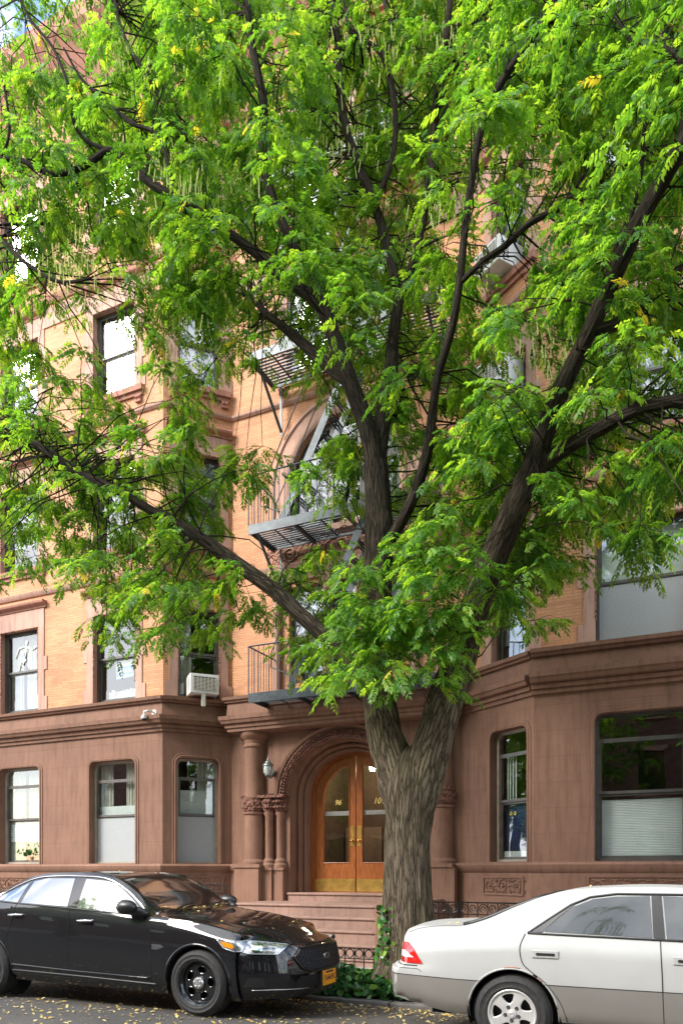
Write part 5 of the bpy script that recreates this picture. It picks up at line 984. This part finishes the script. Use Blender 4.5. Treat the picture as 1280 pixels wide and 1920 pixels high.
# ------------------------------------------------------------------ the tree
tree = thing('street_tree', 'large pagoda tree with furrowed forked trunk and drooping feathery leaves between the two cars', 'tree', (P(766, 1780, 9.0).x, 9.0, -.05))
def limb(pts):
    r = []
    for q in pts: px_, py_, rp, Y = q; rp = rp * (.84 if (py_ < 860 or pts[0][2] < 25) else 1); p = P(px_, py_, Y); r.append((p, rp * pxm(px_, Y)))
    return r
LIMBS = [
 limb([(766, 1850, 66, 9.0), (766, 1790, 56, 9.0), (766, 1740, 50, 9.0), (765, 1690, 46, 9.0), (764, 1600, 42, 9.0), (766, 1530, 44, 9.0), (768, 1485, 50, 9.0), (770, 1455, 46, 9.0), (771, 1425, 34, 9.0), (771, 1405, 16, 9.0), (771, 1398, 2, 9.0)]),
 limb([(762, 1545, 26, 9.0), (752, 1490, 38, 9.0), (737, 1430, 36, 8.99), (722, 1380, 33, 8.97), (714, 1330, 31, 8.95), (706, 1270, 30, 8.93), (705, 1190, 28, 8.9), (706, 1100, 27, 8.87), (711, 1000, 26, 8.83), (708, 930, 24, 8.8), (704, 870, 23, 8.77)]),
 limb([(772, 1545, 26, 9.0), (784, 1490, 40, 9.0), (802, 1425, 37, 9.0), (818, 1370, 34, 9.0), (832, 1320, 34, 8.98), (850, 1270, 32, 8.95), (872, 1200, 29, 8.9), (895, 1120, 27, 8.8), (935, 1020, 25, 8.6), (985, 910, 24, 8.4), (1018, 820, 23, 8.2), (1045, 745, 21, 8.0), (1090, 650, 18, 7.8), (1140, 540, 19, 7.6), (1190, 430, 18, 7.4), (1235, 350, 17, 7.3), (1275, 280, 16, 7.1), (1330, 170, 13, 7.0), (1400, 60, 8, 6.8)]),
 limb([(706, 890, 22, 8.78), (690, 810, 20, 8.7), (665, 740, 18, 8.6), (640, 670, 17, 8.5), (615, 600, 15, 8.4), (590, 540, 14, 8.25), (555, 470, 12, 8.1), (520, 400, 11.5, 8.0), (500, 330, 10, 7.9), (492, 260, 10, 7.8), (495, 190, 9, 7.7), (475, 100, 8.5, 7.6), (465, 20, 8, 7.5), (450, -90, 7, 7.4), (400, -230, 6, 7.3), (330, -380, 4, 7.2)]),
 limb([(706, 890, 20, 8.8), (712, 820, 20, 8.85), (722, 760, 18, 8.9), (732, 700, 16, 9.0), (738, 620, 13, 9.1), (745, 560, 11, 9.2), (728, 470, 10, 9.3), (702, 385, 10, 9.35), (668, 300, 9.5, 9.4), (645, 225, 8, 9.4), (635, 120, 7, 9.4), (628, 20, 6, 9.4), (600, -120, 5, 9.3), (560, -280, 3, 9.2)]),
 limb([(745, 570, 10, 9.2), (772, 500, 9, 9.3), (795, 400, 9, 9.4), (808, 300, 9, 9.5), (815, 215, 9, 9.5), (825, 130, 8, 9.5), (838, 50, 7.5, 9.5), (845, -60, 7, 9.5), (820, -200, 6, 9.4), (780, -360, 4, 9.3)]),
 limb([(714, 1040, 14, 8.83), (748, 985, 13, 8.7), (775, 930, 13, 8.55), (800, 850, 12, 8.4), (812, 760, 10, 8.3), (822, 700, 9.5, 8.2), (848, 610, 9, 8.05), (862, 520, 9, 7.95), (872, 420, 8, 7.9), (885, 330, 8, 7.8), (900, 250, 8, 7.7), (925, 180, 8, 7.65), (975, 100, 8, 7.6), (1030, 20, 7, 7.5), (1065, -60, 6, 7.4), (1130, -200, 5, 7.3), (1200, -330, 3, 7.2)]),
 limb([(652, 715, 13, 8.56), (625, 695, 13, 8.6), (582, 657, 12, 8.7), (545, 625, 10, 8.8), (505, 592, 7, 8.9), (465, 555, 4, 9.0)]),
 limb([(605, 580, 13, 8.35), (572, 548, 12.5, 8.2), (540, 528, 12, 8.1), (500, 490, 11, 8.0), (440, 445, 9.5, 7.8), (385, 405, 9, 7.6), (330, 370, 8.5, 7.4), (285, 345, 9, 7.3), (240, 305, 8, 7.2), (205, 283, 7.5, 7.1), (150, 315, 7, 7.0), (95, 325, 6, 6.9), (40, 300, 5, 6.8), (0, 298, 4.5, 6.7), (-70, 285, 3, 6.6)]),
 limb([(350, 260, 4, 7.7), (280, 150, 4, 7.6), (230, 60, 4, 7.5), (200, -60, 3.5, 7.4), (140, -180, 3, 7.3)]),
 limb([(205, 283, 5, 7.1), (160, 262, 4, 7.05), (138, 225, 4, 7.0), (130, 165, 3.6, 6.95), (100, 90, 3.2, 6.9), (60, 40, 3, 6.85), (20, -30, 3, 6.8), (-60, -130, 2.5, 6.8), (-140, -240, 2, 6.8)]),
 limb([(706, 1300, 18.5, 8.94), (680, 1265, 16.8, 8.9), (640, 1222, 16.0, 8.8), (600, 1185, 16.8, 8.7), (560, 1150, 16.8, 8.6), (518, 1110, 16.8, 8.5), (470, 1075, 16.0, 8.4), (420, 1040, 15.5, 8.3), (370, 1005, 13.4, 8.2), (320, 975, 11.3, 8.1), (285, 958, 10.1, 8.0), (230, 925, 9.2, 7.9), (160, 893, 9.7, 7.8), (110, 860, 8.4, 7.7), (60, 828, 7.6, 7.6), (0, 795, 5.9, 7.5), (-70, 765, 3.4, 7.4)]),
 limb([(980, 905, 18, 8.4), (1030, 860, 17, 8.3), (1080, 828, 16, 8.2), (1135, 797, 15.5, 8.1), (1200, 765, 14, 8.0), (1290, 745, 12, 7.9), (1400, 700, 7, 7.8)]),
 limb([(1110, 620, 13, 7.75), (1150, 610, 13, 7.8), (1190, 583, 13, 7.9), (1240, 540, 11, 8.0), (1300, 470, 7, 8.1), (1360, 400, 4, 8.2)]),
 limb([(862, 530, 6, 7.95), (905, 490, 6.5, 8.0), (945, 462, 7, 8.1), (990, 420, 7, 8.2), (1040, 393, 6, 8.3), (1100, 350, 4, 8.4), (1160, 330, 2.5, 8.5)]),
 limb([(1270, 290, 6, 7.1), (1282, 180, 5.5, 7.2), (1270, 110, 5, 7.2), (1225, 80, 4, 7.25), (1185, 74, 3.5, 7.3), (1150, 30, 2.5, 7.3)]),
 limb([(1090, 660, 14, 7.8), (1118, 590, 12, 7.75), (1150, 490, 12, 7.7), (1175, 420, 9, 7.65), (1200, 320, 6, 7.6), (1210, 200, 4, 7.6)]),
 limb([(700, 385, 6, 9.35), (735, 300, 6, 9.4), (740, 205, 7, 9.4), (720, 110, 7, 9.4), (690, 80, 5, 9.4), (655, 50, 4, 9.4), (640, -30, 3, 9.4)]),
 limb([(722, 110, 6, 9.4), (735, 60, 5, 9.4), (722, 10, 4, 9.4), (715, -40, 3, 9.4)]),
 limb([(330, 370, 5, 7.4), (300, 260, 4.5, 7.3), (245, 230, 4.5, 7.2), (200, 190, 4, 7.1), (155, 150, 3, 7.0), (120, 90, 2, 6.9)]),
 limb([(0, 300, 3, 6.75), (18, 250, 3, 6.7), (10, 170, 2.5, 6.7), (-5, 120, 2, 6.7)]),
 limb([(-60, 380, 5, 7.2), (0, 445, 5, 7.3), (45, 490, 4.5, 7.3), (110, 528, 4, 7.35), (170, 522, 3, 7.4)]),
]
def cr_spline(pts, sub):
    out_ = []
    N = len(pts)
    for i in range(N - 1):
        g = lambda j: pts[min(max(j, 0), N - 1)]
        for k in range(sub):
            t = k / sub; p0, p1, p2, p3 = (np.array([*g(i + o)[0], g(i + o)[1]]) for o in (-1, 0, 1, 2)); out_.append(.5 * (2 * p1 + (p2 - p0) * t + (2 * p0 - 5 * p1 + 4 * p2 - p3) * t * t + (3 * p1 - p0 - 3 * p2 + p3) * t ** 3))
    out_.append(np.array([*pts[-1][0], pts[-1][1]])); return out_
def hsh(a, s): return math.sin(a * 12.9898 + s * 78.233)
TV, TF, TUV = [], [], []
def add_limb(pts, sub, n, ridge):
    sp = cr_spline(pts, sub); base = len(TV); up = None; L = 0
    for i, s in enumerate(sp):
        a = sp[min(i + 1, len(sp) - 1)][:3] - sp[max(i - 1, 0)][:3]; d = a / (np.linalg.norm(a) + 1e-9)
        if up is None: up = np.array((1., 0, 0)) if abs(d[2]) > .8 else np.array((0, 0, 1.))
        x = up - d * up.dot(d); x /= np.linalg.norm(x); y = np.cross(d, x); up = x
        if i: L += np.linalg.norm(s[:3] - sp[i - 1][:3])
        for k in range(n + 1):
            t = 2 * math.pi * k / n; r = s[3]
            if ridge: r *= 1 + ridge * (.5 * math.sin(t * 11 + .9 * math.sin(L * 5) + 2 * math.sin(L * 1.7)) + .35 * math.sin(t * 23 + 1.4 * math.sin(L * 7 + 1)) + .4 * math.sin(t * 5 + L * 2.1)) + .02 * math.sin(L * 9 + t * 3)
            TV.append(s[:3] + (x * math.cos(t) + y * math.sin(t)) * r); TUV.append((t * max(.05, pts[0][1]), L))
    m = n + 1
    for i in range(len(sp) - 1):
        for k in range(n): TF.append((base + i * m + k, base + i * m + k + 1, base + (i + 1) * m + k + 1, base + (i + 1) * m + k))
def flush(name):
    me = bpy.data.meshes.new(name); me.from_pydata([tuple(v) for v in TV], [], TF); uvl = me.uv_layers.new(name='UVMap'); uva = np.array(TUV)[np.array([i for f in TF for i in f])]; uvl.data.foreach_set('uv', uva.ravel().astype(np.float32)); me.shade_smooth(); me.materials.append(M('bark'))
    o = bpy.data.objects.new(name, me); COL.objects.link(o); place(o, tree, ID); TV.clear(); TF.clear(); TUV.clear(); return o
BR = []
for i, l_ in enumerate(LIMBS[3:], 3):
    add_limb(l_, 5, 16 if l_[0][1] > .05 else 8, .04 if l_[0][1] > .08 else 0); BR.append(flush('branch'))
for i, l_ in enumerate(LIMBS[:3]): add_limb(l_, 8 if i < 3 else 5, 72 if i == 0 else 40 if i < 3 else 16 if l_[0][1] > .05 else 8, .055 if i < 3 else (.04 if l_[0][1] > .08 else 0))
# root flare
for k in range(7):
    a = k * .9 + .3; p0 = P(766, 1780, 9.0); b0 = Vector((p0.x, 9.0, .35)) + Vector((math.cos(a), math.sin(a), 0)) * .22; add_limb([(b0, .16), (Vector((p0.x + .42 * math.cos(a), 9 + .42 * math.sin(a), .1)), .12), (Vector((p0.x + .62 * math.cos(a), 9 + .62 * math.sin(a), -.06)), .08), (Vector((p0.x + .85 * math.cos(a), 9 + .85 * math.sin(a), -.16)), .03)], 4, 14, .03)
# crown: clumps hung round the limbs; how dense the crown is, seen as a map of the photograph (80 px cells)
DENS = ["2256999999999999", "4689999999999999", "6899999999998989", "6789999999983867", "5678999999832877", "7888999998622874", "8778999999722776", "8216888998854788", "7105776578721755", "7653511388767542", "8874611257888747", "8887751236788997", "8888720027899764", "6468733367998410", "0277733588897100", "0154437998840000", "0000001774100000"]
clusters = []
limbpts = [(np.array(s[:3]), s[3]) for i, l_ in enumerate(LIMBS) if i > 0 for s in cr_spline(l_, 3)[(8 if i < 3 else 2):]]
LP = np.array([q[0] for q in limbpts]); LR = np.array([q[1] for q in limbpts])
Zc = -SS * LP[:, 0] + CC * LP[:, 1]; LPX = 640 + FPX * (CC * LP[:, 0] + SS * LP[:, 1]) / Zc; LPY = HZ - (LP[:, 2] - EYE) * FPX / Zc
def dens(px_, py_):
    i, j = int(py_ // 80), int(px_ // 80); return int(DENS[min(max(i, 0), 16)][min(max(j, 0), 15)]) if py_ < 1360 else 0
tries = 0
for row in range(-2, 17):
    for colm in range(-2, 18):
        d = dens(max(0, min(1279, colm * 80)), max(0, row * 80)) * (.7 if (row < 0 or colm < 0 or colm > 15) else 1)
        cnt = d * (.72 if row < 7 else .70 if row < 10 else .88 if colm <= 5 else .76); cnt = int(cnt) + (rnd.random() < cnt % 1)
        for _ in range(cnt):
            px_ = colm * 80 + rnd.random() * 80; py_ = row * 80 + rnd.random() * 80 - 34
            if py_ > 1190 and not 560 < px_ < 900: continue
            if py_ > (1285 if 620 < px_ < 870 else 1235): continue
            if row < 16 and 0 <= px_ < 1280:
                dn = min(dens(min(max(px_ + ax, 0), 1279), min(max(py_ + ay, 0), 1359)) for ax, ay in ((-40, 30), (40, 30), (0, 75)))
                if d > 0 and rnd.random() > (dn + 1.2) / d: continue
            near = np.argsort((LPX - px_) ** 2 + (LPY - py_) ** 2)[:6]; Yl = LP[int(rnd.choice(list(near))), 1]
            Y = Yl + (rnd.uniform(.15, 2.0) if rnd.random() < .80 else rnd.uniform(-.9, .3)); Y = min(max(Y, 6.4), 11.3)
            if py_ > 1050 and 640 < px_ < 900: Y = rnd.uniform(7.7, 8.8)
            q_ = P(px_, py_, Y)
            if np.min(np.linalg.norm(LP - np.array(q_), axis=1)) < 2.5: clusters.append((q_, d))
TW = MB()
LT = []      # leaf transforms
for c, d in clusters:
    cn = np.array(c); dist = np.linalg.norm(LP - cn - np.array((0, 0, -.25)), axis=1) ; j = int(rnd.choice(list(np.argsort(dist)[:10]))); a = LP[j]; r0 = min(.02, LR[j] * .6)
    mid = (a + cn) / 2 + np.array((rnd.uniform(-.1, .1), rnd.uniform(-.1, .1), .10 * dist[j])); st_ = min(.012, max(4e-3, r0 * min(1, .25 + dist[j] * .3)))
    TW.tube([a, a * .5 + mid * .5 + np.array((rnd.uniform(-.07, .07), rnd.uniform(-.07, .07), rnd.uniform(-.05, .09))), mid + np.array((0, 0, rnd.uniform(-.08, .08))), mid * .4 + cn * .6 + np.array((rnd.uniform(-.04, .04), 0, .05)), cn], [st_, st_ * .85, st_ * .65, st_ * .45, .004], 5, cap=False)
    od = cn - a; od[2] *= .3; od = od / (np.linalg.norm(od) + 1e-6)
    for s in range(rnd.choice((3, 4, 5))):
        ang = rnd.uniform(-1.7, 1.7); dx = np.array((od[0] * math.cos(ang) - od[1] * math.sin(ang), od[0] * math.sin(ang) + od[1] * math.cos(ang), rnd.uniform(-.55, .35))); Ls = rnd.uniform(.18, .46)
        st0 = cn if s else cn; p1 = st0 + dx * Ls * .55; p2 = st0 + dx * Ls + np.array((0, 0, -Ls * .28)); TW.tube([st0, p1, p2], [.004, .003, .002], 3, cap=False)
        nl = rnd.randint(5, 8)
        for k in range(nl):
            t = (k + .6) / nl; pb = (1 - t) ** 2 * st0 + 2 * t * (1 - t) * p1 + t * t * p2; side = 1 if k % 2 else -1; tg_ = p2 - st0; tg_ /= np.linalg.norm(tg_)
            lat = np.cross(tg_, (0, 0, 1.)); lat /= (np.linalg.norm(lat) + 1e-6); out_d = tg_ * rnd.uniform(.3, .9) + lat * side * rnd.uniform(.5, 1) + np.array((0, 0, rnd.uniform(-.65, .30)))
            if k == nl - 1: out_d = tg_ + np.array((0, 0, -.3))
            LT.append((pb, out_d / np.linalg.norm(out_d), rnd.uniform(.65, 1.35), rnd.random()))
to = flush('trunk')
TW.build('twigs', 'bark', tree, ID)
N = len(LT); base = np.array([q[0] for q in LT]); dr = np.array([q[1] for q in LT]); scl = np.array([q[2] for q in LT]) * .182; tone = np.array([q[3] for q in LT])
zz = np.tile((0, 0, 1.), (N, 1)); lat = np.cross(dr, zz); lat /= (np.linalg.norm(lat, axis=1)[:, None] + 1e-6); nrm = np.cross(lat, dr); rl = nr.normal(0, .45, N)[:, None]; lat2 = lat * np.cos(rl) + nrm * np.sin(rl); nrm2 = nrm * np.cos(rl) - lat * np.sin(rl)
droop = nr.uniform(.25, .75, N)[:, None]
V = []; TN = []
NP = 6
def axis(t): return base + (dr * t - zz * droop * t * t * .55) * scl[:, None]
for k in range(NP * 2 + 1):
    t = .16 + .84 * (k // 2 + .5) / NP if k < NP * 2 else 1.0; sd = (1 if k % 2 else -1) if k < NP * 2 else 0
    p = axis(t); tanv = dr - zz * droop * t * 1.1; tanv /= np.linalg.norm(tanv, axis=1)[:, None]
    jit = nr.normal(0, .16, (N, 3)); dl = tanv * (.55 if sd else 1) + lat2 * sd * .95 - zz * (.22 + .25 * nr.random(N)[:, None]) * (1 if sd else .2) + jit; dl /= np.linalg.norm(dl, axis=1)[:, None]
    L_ = (scl * (.31 if .3 < t < .9 else .25) * nr.uniform(.85, 1.2, N))[:, None]; wv = np.cross(dl, nrm2 + nr.normal(0, .25, (N, 3))); wv /= (np.linalg.norm(wv, axis=1)[:, None] + 1e-6); w_ = L_ * .25; dn = np.cross(wv, dl)
    V.append(np.stack([p, p + dl * L_ * .38 + wv * w_ + dn * L_ * .05, p + dl * L_ - zz * L_ * .12, p + dl * L_ * .38 - wv * w_ + dn * L_ * .05], 1)); TN.append(np.clip(tone * .80 + nr.normal(0, .07, N) + .05, 0, .93) + (tone > .992) * .3)
V = np.stack(V, 1).reshape(-1, 3); TNa = np.stack(TN, 1).reshape(-1); F = np.arange(len(V)).reshape(-1, 4)
print('leaves', N, 'leaflets', len(F))
npmesh('crown', V, F, 'leaf', tree, ID, tone_face=np.clip(TNa, 0, 1))
# hanging seed pods
pv = []; pt = []
for (px_, py_, sx, sy, n, Y) in [(130, 480, 40, 60, 16, 7.4), (330, 320, 50, 50, 16, 7.5), (290, 640, 45, 70, 26, 8.6), (350, 90, 60, 60, 20, 8.0), (260, 150, 40, 40, 8, 8), (560, 130, 60, 80, 16, 9), (720, 60, 80, 50, 18, 9.3), (1130, 250, 60, 60, 18, 8.6), (1010, 120, 80, 60, 16, 8.8), (640, 270, 60, 40, 10, 9.2), (1020, 650, 30, 40, 8, 8.4), (830, 370, 30, 30, 6, 8.5), (880, 60, 60, 40, 10, 9), (200, 420, 60, 30, 8, 8.2)]:
    for _ in range(n * 5):
        p = P(px_ + rnd.gauss(0, sx), py_ + rnd.gauss(0, sy * .6), Y + rnd.gauss(0, .3)); L = rnd.uniform(.10, .22); q = p.copy(); lx = rnd.uniform(-.2, .2)
        m = int(L / .018)
        for k in range(m): q = p + Vector((lx * k * .018, 0, -k * .018)); pv.append((tuple(q), .5 + .5 * rnd.random()))
c_ = np.array([q[0] for q in pv]); n_ = len(c_); V = []; 
for s in ((0, 0, .011), (.008, 0, 0), (0, 0, -.011), (-.008, 0, 0)): V.append(c_ + np.array(s))
V = np.stack(V, 1); V2 = np.stack([c_ + np.array(s) for s in ((0, 0, .011), (0, .008, 0), (0, 0, -.011), (0, -.008, 0))], 1); V = np.concatenate([V, V2], 0).reshape(-1, 3)
npmesh('seed_pods', V, np.arange(len(V)).reshape(-1, 4), 'pod', tree, ID, tone_face=nr.random(len(V) // 4))
# ------------------------------------------------------------------ ivy
pts = []
for _ in range(5200):
    x = rnd.uniform(PX0 + .02, PX1 - .02); y = rnd.uniform(KERB + .10, PY1 - .1); h = .38 * min(1, (y - KERB) / .25) * (1 - .3 * (y - KERB) / 1.6) * (.75 + .3 * math.sin(x * 5.1) * math.cos(y * 4)); pts.append((x, y, -.05 + h * rnd.random() ** .45))
o = leafcloud('ivy_bed', pts, .085, 'ivy_leaf', None, None, .85, (0, .95), up=(0, -.35, .6)); tag(o, 'dark green glossy ivy filling the tree pit at the foot of the trunk', 'ivy', kind='stuff')
pts = []; tx = P(766, 1780, 9.0).x
for _ in range(520):
    h = rnd.random() ** 1.8 * 1.05; a = rnd.gauss(-2.55, .38 + .5 * max(0, .5 - h)) if rnd.random() < .8 else rnd.gauss(-1.1, .35); h = h if a < -1.8 else h * .6; r = (.44 if h < .2 else .36 if h < .5 else .325) + rnd.uniform(.0, .05); pts.append((tx + r * math.cos(a) * 1.02, 9.0 + r * math.sin(a), h))
o = leafcloud('climbing_ivy', pts, .068, 'ivy_leaf', None, None, .8, (.3, 1), up=(-.4, -.8, .1)); tag(o, 'ivy climbing the lower left side of the tree trunk', 'ivy')
# ------------------------------------------------------------------ fallen leaves
pts = []
for _ in range(3600):
    x = rnd.uniform(-9, 2.5); y = rnd.choice((rnd.uniform(4.3, 8.0), rnd.gauss(7.7, .25), rnd.gauss(6.1, .5))); 
    if 4.2 < y < 8.09: pts.append((x, y, (-.028 * (y - 6.3) * 1.8 if y > 6.3 else .01 * (6.3 - y)) + .012))
for _ in range(900): pts.append((rnd.uniform(-9, 2.5), 8.07 - abs(rnd.gauss(0, .09)), -.075))
for _ in range(900): pts.append((rnd.uniform(-9, 2.5), rnd.uniform(8.3, 11), -.02))
o = leafcloud('fallen_leaves', pts, .042, 'dry_leaf', None, None, .5, (0, 1), up=(0, 0, 3)); tag(o, 'small yellow fallen leaflets scattered over the road by the kerb', 'leaves', kind='stuff')
pts = []
for _ in range(22):
    x = rnd.uniform(-.5, .8); y = rnd.uniform(-.7, .7); q = car.cast(x, y, 'T', .008); pts.append(q)
for _ in range(50):
    y = rnd.uniform(-.66, .6); x = -.54 - .14 * (abs(y) / .7) ** 2 + rnd.gauss(0, .015); pts.append(car.cast(x, y, 'T', .012))
for _ in range(10): pts.append(car.cast(rnd.uniform(-2, -1.4), rnd.uniform(-.5, .5), 'T', .008))
wt = WM[bc.name]; pts = [tuple(wt @ q) for q in pts]
wt2 = WM[wc.name]; pts += [tuple(wt2 @ c2.cast(rnd.uniform(-.95, .5), rnd.uniform(-.5, .6), 'T', .008)) for _ in range(14)]
o = leafcloud('fallen_leaves_on_cars', pts, .036, 'dry_leaf', None, None, .5, (.3, 1), up=(0, 0, 3)); tag(o, 'yellow leaflets caught on the bonnet, wipers and roofs of the parked cars', 'leaves', kind='stuff')
# ------------------------------------------------------------------ the row across the street, behind the camera (seen in the glass)
for k, (x0, x1, h, mt) in enumerate(((-34, -22, 11.5, 'red_brick'), (-22, -11, 12.5, 'brownstone_plain'), (-11, 0, 11.8, 'red_brick'), (0, 11, 12.4, 'brownstone_plain'), (11, 24, 11.6, 'red_brick'))):
    rb = thing('row_house', ('brick' if mt == 'red_brick' else 'brownstone') + ' row house across the street behind the camera, number %s from the left' % ('one', 'two', 'three', 'four', 'five')[k], 'building', ((x0 + x1) / 2, -10, 0))
    mR = Matrix(((-1, 0, 0, x1), (0, 0, 1, -10), (0, 1, 0, 0), (0, 0, 0, 1))); Lh = x1 - x0; hs = []; wn = int(Lh / 2.6)
    for i in range(wn):
        for f in range(3): u = (i + .5) * Lh / wn; hs.append([(u - .55, 1.2 + f * 3.5), (u + .55, 1.2 + f * 3.5), (u + .55, 3.3 + f * 3.5), (u - .55, 3.3 + f * 3.5)])
    MB().plate([(0, 0), (Lh, 0), (Lh, h), (0, h)], hs, -.3, 0).build('wall', mt, rb, mR); MB().box(0, Lh, h - .6, h, 0.002, .5).build('cornice', 'brownstone_plain', rb, mR); b = MB()
    for q in hs: b.box(q[0][0] - .1, q[1][0] + .1, q[0][1] - .12, q[0][1], 0.002, .1); b.box(q[0][0] - .1, q[1][0] + .1, q[2][1], q[2][1] + .2, 0.002, .08)
    b.build('window_trim', 'sandstone', rb, mR)
    for q in hs: MB().box(q[0][0], q[1][0], q[0][1], q[2][1], -.22, -.2).build('window', 'side_glass', rb, mR)
    MB().box(0, Lh, 0, h, -6, -.31).build('inner_block', 'interior_paint', rb, mR)

# street trees further along and across the street (outside the frame, seen in glass and paint)
for k, (x, y, rz, sc_) in enumerate(((-7.5, -5.6, 3.0, .80), (4.6, -5.4, 3.2, .85), (11.5, -5.6, .1, .8), (-27, 9.0, .1, .8), (-18, -5.6, .2, .8))):
    t2 = tree.copy(); COL.objects.link(t2); t2.location = (x, y, -.05); t2.rotation_euler = (0, 0, rz); t2.scale = (sc_,) * 3; t2['group'] = 'street trees'
    t2['label'] = ('green street tree across the street opposite the stoop', 'green street tree across the street behind the camera', 'green street tree across the street, farthest right', 'green street tree along the near kerb, far left of the black sedan', 'green street tree across the street, farthest left')[k]
    t2.name = 'street_tree'
    for ch in (to, BR[0], BR[7], bpy.data.objects['crown']):
        c = ch.copy(); COL.objects.link(c); c.parent = t2; c.matrix_basis = T(-Vector(WM['street_tree'].translation))
tree['group'] = 'street trees'

# parked cars on the far side of the street, seen only as reflections
def clone(o, par=None):
    c = o.copy(); COL.objects.link(c)
    if par: c.parent = par
    for ch in list(o.children): clone(ch, c)
    return c
for x, lab in ((-8.2, 'silver sedan parked across the street behind the camera, on the left'), (-1.6, 'silver sedan parked across the street behind the camera, on the right')):
    k = clone(wc); k.location = (x, -3.9, 0); k['label'] = lab; k['group'] = 'cars parked across the street'
